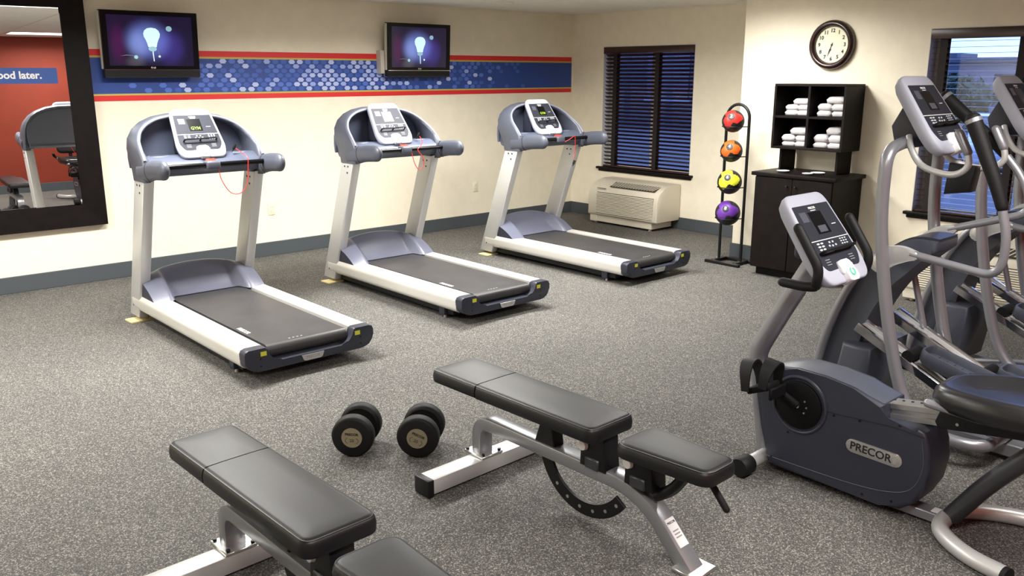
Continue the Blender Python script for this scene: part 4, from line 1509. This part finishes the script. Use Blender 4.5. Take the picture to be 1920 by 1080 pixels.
# lighter top cover following the upper edge
tc = [(1.95, .462), (1.88, .4945), (1.78, .5095), (1.65, .5085), (1.53, .4925), (1.405, .458)]
K().prism([(a, b) for a, b in tc] + [(a, b - 0.012) for a, b in reversed(tc)], 'x', -0.080, 0.080, 0.004, 1).obj('top_cover', 'slate_plastic', shroud)
sx = -0.0955
ring = [(sx, 1.757 + 0.120 * math.cos(a), 0.353 + 0.122 * math.sin(a)) for a in [2 * PI * k / 40 for k in range(40)]]
K().tube(ring, 0.008, 8, closed=True).obj('crank_ring', 'slate_dark', shroud)
ND = lambda x, y, z: OB @ frame((x, y, z), (0, -1, 0), (0, 0, 1))
PD = lambda x, y, z: OB @ frame((x, y, z), (0, 1, 0), (0, 0, 1))
for s, F in ((-1, ND), (1, PD)):
    dk = G(F(s * 0.095, 1.757, 0.353)).lathe([(0.0005, -0.002), (0.104, -0.002), (0.104, 0.010), (0.098, 0.014), (0.0005, 0.012)], 40).obj('crank_disc', 'matte_black', bike)
    G(F(s * 0.095, 1.757, 0.353)).lathe([(0.0005, 0.0), (0.012, 0.0), (0.010, 0.020), (0.0005, 0.021)], 14).obj('crank_bolt', 'chrome', dk)
    for k in range(3):
        a = math.radians(-40 + 40 * k)
        G(F(s * 0.095, 1.757 - s * 0 - 0.040 * math.cos(a), 0.353 + 0.040 * math.sin(a))).lathe([(0.0005, 0.010), (0.0045, 0.010), (0.004, 0.0155), (0.0005, 0.016)], 8).obj('disc_screw', 'brushed', dk)
    py, pz = (1.874, 0.425) if s < 0 else (1.640, 0.281)
    K().tube([(s * 0.112, 1.757, 0.353), (s * 0.122, (1.757 + py) / 2, (0.353 + pz) / 2), (s * 0.135, py, pz)], [0.020, 0.016, 0.018], 10).obj('crank_arm', 'matte_black', bike)
    pd = K().box((-0.05, -0.055, -0.014), (0.05, 0.055, 0.014), 0.008, 2, Matrix.Translation((s * 0.195, py, pz)) @ Matrix.Rotation(math.radians(-24), 4, 'X')).obj('pedal', 'matte_black', bike)
    for q, (dy, h) in enumerate(((0.050, 0.125), (-0.030, 0.115))):
        an = [PI * k / 16 for k in range(17)]
        pts = [(s * 0.195 + 0.058 * math.cos(a), py + dy + (0.020 if q == 0 else -0.012) * math.sin(a), pz - dy * 0.4 + h * max(0.0, math.sin(a)) ** 0.75) for a in an]
        K().tube(pts, [0.62 + 0.45 * math.sin(a) for a in an], sec=[(-0.004, -0.030), (0.004, -0.030), (0.004, 0.030), (-0.004, 0.030)], up=(0, 1, 0)).obj('toe_strap', 'black_rubber', pd)
    K().box((s * 0.195 - 0.058, py - 0.075, pz - 0.028), (s * 0.195 + 0.058, py - 0.060, pz + 0.022), 0.004, 1).obj('strap_buckle', 'matte_black', pd)
# seam, screws
K().tube(spline([(sx, 1.652, 0.360), (sx, 1.56, 0.365), (sx, 1.44, 0.374), (sx, 1.34, 0.380), (sx, 1.235, 0.372)], 5), 0.0022, 6).obj('shroud_seam', 'black_plastic', shroud)
K().tube(spline([(sx, 1.90, 0.075), (sx, 1.70, 0.078), (sx, 1.50, 0.085), (sx, 1.35, 0.105), (sx, 1.26, 0.15), (sx, 1.225, 0.25), (sx, 1.24, 0.36)], 5), 0.0018, 6).obj('shroud_crease', 'slate_plastic', shroud)
for (a, b) in ((1.60, .352), (1.49, .362), (1.33, .392), (1.80, .215), (1.87, .075), (1.45, .055), (1.33, .07)):
    G(ND(-0.0955, a, b)).lathe([(0.0005, -0.001), (0.006, -0.001), (0.005, 0.002), (0.0005, 0.0015)], 10).obj('shroud_screw', 'black_plastic', shroud)
# name badge
BM = ND(-0.0958, 1.420, 0.248) @ Matrix.Rotation(math.radians(-1.5), 4, 'Z')
bd = G(BM).prism(rrect(0.232, 0.056, 0.0278, 8), 'z', -0.002, 0.004, 0.002, 2).obj('name_badge', 'brushed', shroud)
text('PRECOR', 0.046, 'print_black', bd, BM @ Matrix.Translation((-0.012, 0, 0.0046)), 'badge_lettering', ext=0.0006, bold=0.0008)
for k in range(5):
    G(BM).box((0.078, -0.014 + k * 0.007, 0.004), (0.092 + 0.002 * (k % 2), -0.0115 + k * 0.007, 0.0046)).obj('badge_line', 'print_grey', bd)
# frame tubes
K().tube(fil([(0, 1.950, 0.03), (0, 2.012, 0.40), (0, 2.035, 0.50), (0, 1.93, 0.71), (0, 1.765, 1.01)], [0, 0.1, 0.10, 0.1, 0], 7), 0.042, 18).obj('console_column', 'frame_grey', bike)
K().cyl((-0.20, 1.935, 0.045), (0.20, 1.935, 0.045), 0.031, None, 18).obj('front_stabilizer', 'silver_paint', bike)
for s in (-1, 1):
    K().tube([(s * 0.168, 1.935, 0.045), (s * 0.176, 1.935, 0.045), (s * 0.240, 1.935, 0.045), (s * 0.247, 1.935, 0.045)], [0.041, 0.045, 0.045, 0.040], 22).obj('stabilizer_cap', 'black_rubber', bike)
K().box((-0.035, 1.13, 0.012), (0.035, 1.93, 0.052), 0.004, 1).obj('lower_beam', 'frame_grey', bike)
lb = K().box((-0.022, 1.165, 0.052), (0.022, 1.205, 0.0535)).obj('serial_label', 'print_white', bike)
wp = [(-0.250, 0.850, 0.032), (-0.218, 0.98, 0.032), (-0.150, 1.09, 0.034), (-0.07, 1.145, 0.038), (0.07, 1.145, 0.038), (0.150, 1.09, 0.034), (0.218, 0.98, 0.032), (0.250, 0.850, 0.032)]
K().tube(spline(wp, 6), 0.0315, 16).obj('rear_stabilizer', 'silver_paint', bike)
for s in (-1, 1):
    K().tube([(s * 0.2515, 0.855, 0.032), (s * 0.2555, 0.838, 0.032)], [0.033, 0.033], 16).obj('stabilizer_cap', 'black_rubber', bike)
K().tube(fil([(0, 1.135, 0.05), (0, 1.02, 0.235), (0, 0.86, 0.43), (0, 0.82, 0.50)], 0.1, 6), 0.036, 16).obj('seat_post', 'tube_dark', bike)
# slide rail and seat
rl = K().tube([(0, 1.44, 0.412), (0, 0.74, 0.520)], 1.0, sec=[(-0.036, -0.034), (0.036, -0.034), (0.036, -0.014), (0.028, -0.010), (0.028, 0.006), (0.036, 0.010), (0.036, 0.030), (0.030, 0.036), (-0.030, 0.036), (-0.036, 0.030), (-0.036, 0.010), (-0.028, 0.006), (-0.028, -0.010), (-0.036, -0.014)], up=(0, 0, 1)).obj('slide_rail', 'brushed', bike, ang=25)
for k in range(6):
    K().cyl((0.0, 1.40 - 0.035 * k, 0.4535 + 0.0054 * k), (0.0, 1.40 - 0.035 * k, 0.4565 + 0.0054 * k), 0.006, None, 8).obj('index_hole', 'black_plastic', rl)
cg = K().prism([(1.215, .440), (1.20, .415), (0.80, .475), (0.80, .575), (1.14, .555), (1.20, .49)], 'x', -0.075, 0.075, 0.012, 2).obj('seat_carriage', 'black_plastic', bike)
G(ND(-0.075, 1.13, 0.455)).lathe([(0.0005, 0), (0.007, 0), (0.006, 0.004), (0.0005, 0.004)], 10).obj('carriage_bolt', 'chrome', cg)
for s in (-1, 1):
    lv = K().tube(spline([(s * 0.125, 1.225, 0.525), (s * 0.128, 1.12, 0.522), (s * 0.132, 1.02, 0.520), (s * 0.150, 0.90, 0.545), (s * 0.20, 0.80, 0.60)], 5), 0.0165, 12, round_end=True).obj('side_lever', 'frame_grey', bike)
    K().tube(spline([(s * 0.20, 0.80, 0.60), (s * 0.235, 0.80, 0.63), (s * 0.25, 0.83, 0.66)], 5), 0.019, 12, round_end=True).obj('side_grip', 'black_rubber', bike)


def seat_outline(k):
    pts = fil([(-0.125 + k, 1.238 - k, 0), (0.125 - k, 1.238 - k, 0), (0.205 - k, 1.02, 0), (0.205 - k, 0.80 + k, 0), (-0.205 + k, 0.80 + k, 0), (-0.205 + k, 1.02, 0)], [max(.02, .10 - k), max(.02, .10 - k), .1, .05, .05, .1], 6, True)
    return [(p.x, p.y) for p in pts]


g = K()
loops = []
for k, z in ((0.05, 0.535), (0.015, 0.548), (0.0, 0.575), (0.0, 0.592), (0.006, 0.612), (0.02, 0.626), (0.045, 0.630), (0.09, 0.618), (0.13, 0.612)):
    loops.append([(x, y, z - 0.028 + (1.05 - y) * 0.05 + 0.018 * (abs(x) / 0.2) ** 2 * (1 if z > 0.6 else 0)) for x, y in seat_outline(k)])
g.loft(loops)
g.obj('seat_cushion', 'vinyl_seat', bike, ang=60)
g = K()
loops = []
Mb = Matrix.Translation((0, 0.775, 0.66)) @ Matrix.Rotation(math.radians(14), 4, 'X')
for k, d in ((0.05, -0.040), (0.012, -0.030), (0.0, -0.005), (0.0, 0.015), (0.012, 0.032), (0.04, 0.038), (0.09, 0.030)):
    pts = fil([(-0.19 + k, 0.0 + k, 0), (0.19 - k, 0.0 + k, 0), (0.165 - k, 0.42 - k, 0), (-0.165 + k, 0.42 - k, 0)], max(.02, .09 - k), 6, True)
    loops.append([Mb @ Vector((p.x, d, p.y)) for p in pts])
g.loft(loops)
g.obj('backrest', 'vinyl_black', bike, ang=60)
K().tube([(0, 0.79, 0.50), (0, 0.735, 0.70), (0, 0.70, 0.86)], 0.024, 12).obj('backrest_post', 'black_plastic', bike)
# console and handlebar
yv = Vector((0, 0.257, 0.339)).normalized()
console_parts(bike, OB @ frame((0, 1.625, 0.905), (1, 0, 0), yv), 1.08, lit=False)
K().box((-0.07, 1.785, 0.97), (0.07, 1.86, 1.10), 0.02, 3).obj('console_neck', 'slate_dark', bike)
for s in (-1, 1):
    K().tube(fil([(s * 0.03, 1.755, 0.90), (s * 0.14, 1.70, 0.895), (s * 0.205, 1.672, 0.905), (s * 0.205, 1.660, 0.975), (s * 0.205, 1.765, 1.125)], [0, 0.06, 0.05, 0.07, 0], 6), 0.0195, 14, round_end=True).obj('handlebar', 'black_rubber', bike)
    K().tube(fil([(s * 0.19, 1.685, 0.898), (s * 0.205, 1.72, 0.895), (s * 0.205, 1.815, 0.897)], 0.03, 5), 0.0195, 14, round_end=True).obj('handlebar_horn', 'black_rubber', bike)

# ================================================================== elliptical trainers
el = thing('elliptical_trainer', 'grey elliptical trainer next to the bike, nearer the camera', 'elliptical', (4.15, 1.5, 0), group='elliptical trainers')
hx_ = 0.28
half = [(0.0, 1.82, 1.415), (-0.12, 1.81, 1.408), (-hx_, 1.80, 1.385), (-hx_, 1.803, 1.20), (-hx_, 1.795, 1.05), (-hx_, 1.767, 0.855), (-hx_, 1.718, 0.61), (-hx_, 1.66, 0.39), (-hx_, 1.60, 0.235), (-hx_, 1.50, 0.125), (-hx_, 1.24, 0.115), (0.0, 1.24, 0.115)]
rr = [0, 0.05, 0.13, 0.1, 0.1, 0.1, 0.1, 0.1, 0.08, 0.10, 0.13, 0]
lp = half + [(-p[0], p[1], p[2]) for p in reversed(half[1:-1])]
K().tube(fil(lp, rr + list(reversed(rr[1:-1])), 6, True), 0.0285, 16, closed=True).obj('loop_frame', 'frame_grey', el)
# floor frame
K().box((-0.045, 0.32, 0.022), (0.045, 2.14, 0.085), 0.006, 1).obj('floor_beam', 'frame_grey', el)
for y, w in ((2.09, 0.27), (0.40, 0.29)):
    st = K().box((-w, y - 0.045, 0.010), (w, y + 0.045, 0.070), 0.01, 2).obj('stabilizer', 'frame_grey', el)
    for s in (-1, 1):
        K().box((s * w - 0.03, y - 0.05, 0.0), (s * w + 0.03, y + 0.05, 0.074), 0.01, 2).obj('stabilizer_cap', 'black_rubber', st)
# arched front housing
out = [(2.150, .075), (2.115, .235), (2.074, .432), (1.996, .658), (1.914, .807), (1.856, .875), (1.76, .949), (1.688, .972), (1.600, .972)]
inn = [(1.935, .075), (1.918, .287), (1.915, .426), (1.877, .573), (1.80, .715), (1.72, .808), (1.66, .875), (1.600, .930)]
sp_ = lambda P: [(p.x, p.y) for p in spline([(a, b, 0) for a, b in P], 4)]
hs = K().prism(sp_(out) + list(reversed(sp_(inn))), 'x', -0.125, 0.125, 0.018, 3).obj('arch_housing', 'slate_plastic', el)
for s in (-1, 1):
    K().tube(spline([(s * 0.150, a + 0.006, b) for a, b in out[:6]], 5), 0.021, 12).obj('arch_tube', 'frame_grey', el)
K().prism(sp_([(a - 0.004, b + 0.012) for a, b in out[4:]]) + list(reversed(sp_([(a, b - 0.004) for a, b in out[4:]]))), 'x', -0.10, 0.10, 0.003, 1).obj('arch_cap', 'slate_dark', hs)
K().prism([(2.02, .075), (1.845, .075), (1.825, .26), (1.812, .425), (1.97, .425)], 'x', -0.20, 0.20, 0.02, 3).obj('lift_housing', 'slate_plastic', el)
# ramp tracks
ra, rb2 = Vector((0, 1.89, 0.531)), Vector((0, 1.22, 0.205))
for x in (-0.215, -0.125, 0.125, 0.215):
    K().tube([ra + Vector((x, 0, 0)), rb2 + Vector((x, 0, 0))], 1.0, sec=[(-0.014, -0.022), (0.014, -0.022), (0.014, 0.014), (0.006, 0.020), (-0.006, 0.020), (-0.014, 0.014)], up=(0, 0, 1)).obj('ramp_track', 'chrome', el, ang=25)
for x in (-0.17, 0.17):
    K().tube([ra + Vector((x, 0, -0.004)), rb2 + Vector((x, 0, -0.004))], 1.0, sec=[(-0.03, -0.010), (0.03, -0.010), (0.03, 0.006), (-0.03, 0.006)], up=(0, 0, 1)).obj('ramp_plate', 'silver_paint', el)
K().box((-0.23, 1.20, 0.165), (0.23, 1.26, 0.21), 0.006, 1).obj('ramp_crossbar', 'frame_grey', el)
for x in (-0.17, 0.17):
    K().tube([(x, 1.23, 0.17), (x, 1.235, 0.12)], 0.02, 10).obj('ramp_support', 'frame_grey', el)
# pedals on their arms
dirv = (rb2 - ra).normalized()
for s, yf in ((-1, 1.585), (1, 1.36)):
    zf = 0.548 - (1.925 - yf) * 0.343 / 0.705 + 0.070
    PM = OB @ frame((s * 0.168, yf, zf), (s * 1.0 * 0 + 1, 0, 0), Vector((0, -1, -0.27)).normalized())
    # panel frame: x right, y along the pedal to the rear, z: x cross y
    PM = PM if (PM.to_3x3() @ Vector((0, 0, 1))).z > 0 else PM @ Matrix.Diagonal((-1, 1, -1, 1))
    shp = fil([(-0.07, 0, 0), (0.07, 0, 0), (0.078, 0.33, 0), (-0.078, 0.33, 0)], 0.045, 5, True)
    g = G(PM)
    P2 = [(p.x, p.y) for p in shp]
    def sh(k, z):
        return [(a * (1 - k / 0.075), 0.165 + (b - 0.165) * (1 - k / 0.165), z) for a, b in P2]
    g.loft([sh(0.018, -0.030), sh(0.002, -0.010), sh(0.0, 0.030), sh(0.002, 0.040), sh(0.010, 0.040), sh(0.014, 0.030), sh(0.016, 0.004)])
    pd = g.obj('pedal', 'slate_plastic', el, ang=40)
    g = G(PM)
    for k in range(7):
        g.box((-0.045, 0.05 + k * 0.036, 0.003), (0.045, 0.066 + k * 0.036, 0.0075), 0.002, 1)
    g.obj('tread_ribs', 'slate_plastic', pd)
    K().cyl((s * 0.168 - 0.06, yf + 0.045, zf - 0.012), (s * 0.168 + 0.06, yf + 0.045, zf - 0.012), 0.028, None, 18).obj('roller', 'black_rubber', el)
    zr = zf - 0.33 * 0.26
    K().tube(fil([(s * 0.168, yf - 0.02, zf - 0.02), (s * 0.168, yf - 0.33, zr - 0.005), (s * 0.19, 0.62 + 0.1 * s, 0.30 - 0.07 * s)], 0.1, 5), 0.019, 12).obj('pedal_arm', 'frame_grey', el)
    K().cyl((s * 0.215, yf + 0.19, zf - 0.31 + 0.02 * s), (s * 0.215, yf - 0.12, zf - 0.265), 0.013, None, 10).obj('lower_link', 'frame_grey', el)
# swinging arms
PV = Vector((0, 1.79, 0.872))
K().cyl((-0.262, 1.79, 0.872), (0.262, 1.79, 0.872), 0.026, None, 18).obj('pivot_axle', 'frame_grey', el)
for s, rot in ((-1, 0.0), (1, math.radians(26))):
    R = Matrix.Translation(PV) @ Matrix.Rotation(rot, 4, 'X') @ Matrix.Translation(-PV)
    if (R @ Vector((0, 1.33, 0.888))).z < 0.888 and rot:
        R = Matrix.Translation(PV) @ Matrix.Rotation(-rot, 4, 'X') @ Matrix.Translation(-PV)
    x = s * 0.245
    A = G(OB @ R)
    pl = fil([(1.845, .865, 0), (1.83, .825, 0), (1.775, .815, 0), (1.735, .86, 0), (1.66, .895, 0), (1.62, .905, 0), (1.62, .935, 0), (1.70, .958, 0), (1.79, .945, 0)], 0.03, 5, True)
    arm = A.prism([(p.x, p.y) for p in pl], 'x', x - 0.017, x + 0.017, 0.006, 2).obj('swing_arm_plate', 'silver_paint', el)
    G(OB @ R @ frame((x - 0.017, 1.79, 0.872), (0, -1, 0), (0, 0, 1))).lathe([(0.0005, 0), (0.034, 0), (0.032, 0.012), (0.020, 0.016), (0.0005, 0.017)], 20).obj('pivot_cap', 'silver_light', arm)
    pth = fil([(x, 1.66, 0.926), (x, 1.441, 0.899), (x, 1.285, 0.880), (x, 1.268, 1.04), (x, 1.318, 1.21)], [0, 0.05, 0.11, 0.1, 0], 8)
    G(OB @ R).tube(pth, 0.0185, 14).obj('swing_arm', 'frame_grey', el)
    hd = G(OB @ R).tube(spline([(x, 1.308, 1.180), (x, 1.345, 1.275), (x, 1.41, 1.415), (x, 1.464, 1.530)], 5), [0.0245 + 0.0006 * k for k in range(16)], 14, round_end=True).obj('swing_grip', 'black_rubber', el)
    G(OB @ R).tube([(x, 1.459, 1.520), (x, 1.4665, 1.5355)], [0.0342, 0.0342], 16).obj('grip_cap', 'frame_grey', hd)
K().cyl((0.205, 1.85, 0.82), (0.205, 1.745, 0.47), 0.016, None, 10).obj('link_rod', 'frame_grey', el)
# console
yv = Vector((0, 0.232, 0.325)).normalized()
console_parts(el, OB @ frame((0, 1.600, 1.378), (1, 0, 0), yv), 1.07, lit=False)
K().prism([(1.87, 1.37), (1.70, 1.40), (1.72, 1.50), (1.84, 1.60), (1.90, 1.48)], 'x', -0.06, 0.06, 0.012, 2).obj('console_neck', 'slate_dark', el)
for s in (-1, 1):
    p = spline([(s * 0.10, 1.79, 1.440), (s * 0.145, 1.755, 1.390), (s * 0.165, 1.70, 1.325), (s * 0.185, 1.62, 1.297), (s * 0.200, 1.53, 1.293), (s * 0.205, 1.478, 1.335), (s * 0.205, 1.488, 1.400)], 5)
    K().tube(p, 0.0145, 12).obj('fixed_handle', 'silver_paint', el)
    K().tube([(s * 0.205, 1.486, 1.392), (s * 0.205, 1.530, 1.470)], [0.0195, 0.0195], 14, round_end=True).obj('sensor_grip', 'frame_grey', el)
K().prism([(1.70, 1.16), (1.58, 1.18), (1.565, 1.30), (1.69, 1.31)], 'x', 0.12, 0.21, 0.015, 2).obj('bottle_holder', 'black_plastic', el)
# rear drive
rd = [(0.30, .085), (0.96, .085), (0.98, .20), (0.90, .36), (0.70, .47), (0.48, .47), (0.33, .36), (0.28, .20)]
rh = K().prism([(p.x, p.y) for p in fil([(a, b, 0) for a, b in rd], 0.06, 4, True)], 'x', -0.115, 0.115, 0.02, 2).obj('drive_housing', 'slate_plastic', el)
for s, F in ((-1, ND), (1, PD)):
    G(F(s * 0.115, 0.64, 0.28)).lathe([(0.0005, 0.0), (0.13, 0.0), (0.13, 0.018), (0.11, 0.028), (0.0005, 0.028)], 36).obj('crank_wheel', 'black_plastic', el)
E2 = copy_tree(el)
E2.location = (5.31, 1.5, 0)
E2['label'] = 'grey elliptical trainer farther back, nearest the parking-lot window'


# ================================================================== outside the windows
OX = XB + 0.19
tag(G().box((XP + 0.19, -90, -0.95), (OX + 140, 130, -0.70)).obj('ground', 'asphalt'), 'grey parking lot outside the windows', 'ground', kind='structure')
tag(G().box((OX + 0.3, -60, -0.70), (OX + 6.5, 60, -0.66)).obj('lawn', 'grass'), 'strip of lawn outside the windows', 'lawn', kind='structure')
# exterior face of the floor slab
# dark neighbouring block close to the far window
nb = thing('neighbour_building', 'dark building outside the far window with the closed blind', 'building', (XB + 24.0, 37.0, -0.70))
G().box((0, -15.0, 0), (14, 18, 11.0)).obj('wall', 'nearby_wall', nb)
for k in range(5):
    w = G().box((-0.05, -13.0 + k * 5.4, 1.3), (0.02, -10.6 + k * 5.4, 3.4), 0.02, 1).obj('window', 'far_glass', nb)
    G().box((-0.08, -13.1 + k * 5.4, 1.18), (0.0, -10.5 + k * 5.4, 1.3)).obj('window_sill', 'far_wall', w)
# long low building across the parking lot
fb = thing('far_building', 'long low blue-grey building across the parking lot', 'building', (52, 14, -0.70))
G().box((0, -45, 0), (14, 40, 3.02)).obj('wall', 'far_wall', fb)
G().box((-0.3, -45.4, 3.02), (14.3, 40.4, 3.28)).obj('roof_edge', 'far_roof', fb)
G().box((2, 7.6, 3.28), (5, 9.4, 3.58)).obj('roof_unit', 'far_roof', fb)
me = None
for k in range(18):
    if me is None:
        w = G().box((-0.06, -0.7, 0.9), (0.02, 0.7, 2.4), 0.02, 1).obj('window', 'far_glass', fb)
        me = w.data
    else:
        w = link('window', me, fb)
    w.location = (0, -42 + k * 4.6, 0)


# trees: trunk and leaf clumps
def leaf_cloud(c, R, n, seed, leaf):
    rnd = random.Random(seed)
    g = G()
    for _ in range(n):
        while True:
            p = Vector((rnd.uniform(-1, 1), rnd.uniform(-1, 1), rnd.uniform(-1, 1)))
            if 0.25 < p.length < 1:
                break
        q = Vector(c) + Vector((p.x * R[0], p.y * R[1], p.z * R[2]))
        a = Vector((rnd.uniform(-1, 1), rnd.uniform(-1, 1), rnd.uniform(-1, 1))).normalized()
        b = a.orthogonal().normalized()
        s = leaf * rnd.uniform(0.6, 1.3)
        g.face([g.v(q - a * s), g.v(q + b * s * 0.45), g.v(q + a * s), g.v(q - b * s * 0.45)])
    return g


def tree(label, x, y, h, r, seed, name='tree', cat='tree', n=900):
    t = thing(name, label, cat, (x, y, -0.70))
    G().tube([(0, 0, 0), (0.04, 0, h * 0.35), (0, 0.03, h * 0.7)], [h * 0.035, h * 0.028, h * 0.012], 8).obj('trunk', 'bark', t)
    leaf_cloud((0, 0, h * 0.62), (r, r, h * 0.42), n, seed, 0.14 + r * 0.05).obj('crown', 'leaf_dark', t)
    return t


tree('round dark tree across the parking lot, left in the open window', 36, 14.6, 2.35, 1.7, 3)
tree('taller tree across the parking lot, right in the open window', 40, 9.3, 3.6, 1.2, 5)
rnd = random.Random(9)
for k, (x, y, h) in enumerate(((9.3, 4.4, 0.55), (9.4, 3.5, 0.62), (9.2, 2.6, 0.5), (9.5, 1.7, 0.6))):
    words = ('leftmost', 'second from left', 'third from left', 'rightmost')[k]
    s = thing('shrub', 'low green shrub outside the open window, %s of the row' % words, 'shrub', (x, y, -0.66), group='shrubs along the lawn')
    G().tube([(0, 0, 0), (0, 0, h * 0.5)], [0.03, 0.02], 6).obj('stem', 'bark', s)
    leaf_cloud((0, 0, h * 0.55), (0.33, 0.33, h * 0.5), 420, 20 + k, 0.06).obj('foliage', 'leaf_dark', s)
# parked car
car = thing('parked_car', 'pale blue parked car seen through the open window', 'car', (24.0, 8.25, -0.70), math.radians(24))
side = fil([(-2.2, 0.32, 0), (-2.25, 0.78, 0), (-1.35, 0.95, 0), (-0.55, 1.42, 0), (0.95, 1.42, 0), (1.75, 0.98, 0), (2.25, 0.90, 0), (2.3, 0.32, 0)], [.1, .15, .2, .3, .35, .2, .12, .1], 5, True)
body = [(p.x, p.y) for p in side]
g = G()
g.loft([[(a, -0.86 + (0.0 if b < 1.0 else (b - 1.0) * 0.45), b) for a, b in body], [(a, 0.86 - (0.0 if b < 1.0 else (b - 1.0) * 0.45), b) for a, b in body]])
cbody = g.obj('body', 'car_paint', car, ang=30)
for s in (-1, 1):
    gl = [(-1.20, 0.99), (-0.52, 1.36), (0.88, 1.36), (1.55, 1.0)]
    G().loft([[(a, s * (0.875 - max(0, b - 1.0) * 0.45), b) for a, b in gl], [(a, s * (0.85 - max(0, b - 1.0) * 0.45), b) for a, b in gl]]).obj('side_window', 'far_glass', cbody)
    for x in (-1.4, 1.42):
        wh = G().cyl((x, s * 0.88, 0.32), (x, s * 0.68, 0.32), 0.32, None, 24).obj('wheel', 'black_rubber', car)
        G().cyl((x, s * 0.885, 0.32), (x, s * 0.87, 0.32), 0.19, None, 16).obj('hub_cap', 'brushed', wh)
G().loft([[(-1.30, -0.72, 1.0), (-1.30, 0.72, 1.0), (-0.60, 0.60, 1.40), (-0.60, -0.60, 1.40)], [(-1.26, -0.72, .98), (-1.26, 0.72, .98), (-0.56, 0.60, 1.38), (-0.56, -0.60, 1.38)]]).obj('windscreen', 'far_glass', cbody)
# street lamp
sl = thing('street_lamp', 'slim street lamp across the parking lot', 'lamp post', (33.0, 9.6, -0.70))
G().tube([(0, 0, 0), (0, 0, 4.6), (0, 0.5, 4.9)], [0.07, 0.05, 0.04], 8).obj('pole', 'far_roof', sl)
G().box((-0.12, 0.35, 4.84), (0.12, 0.95, 4.95), 0.03, 2).obj('lamp_head', 'far_roof', sl)
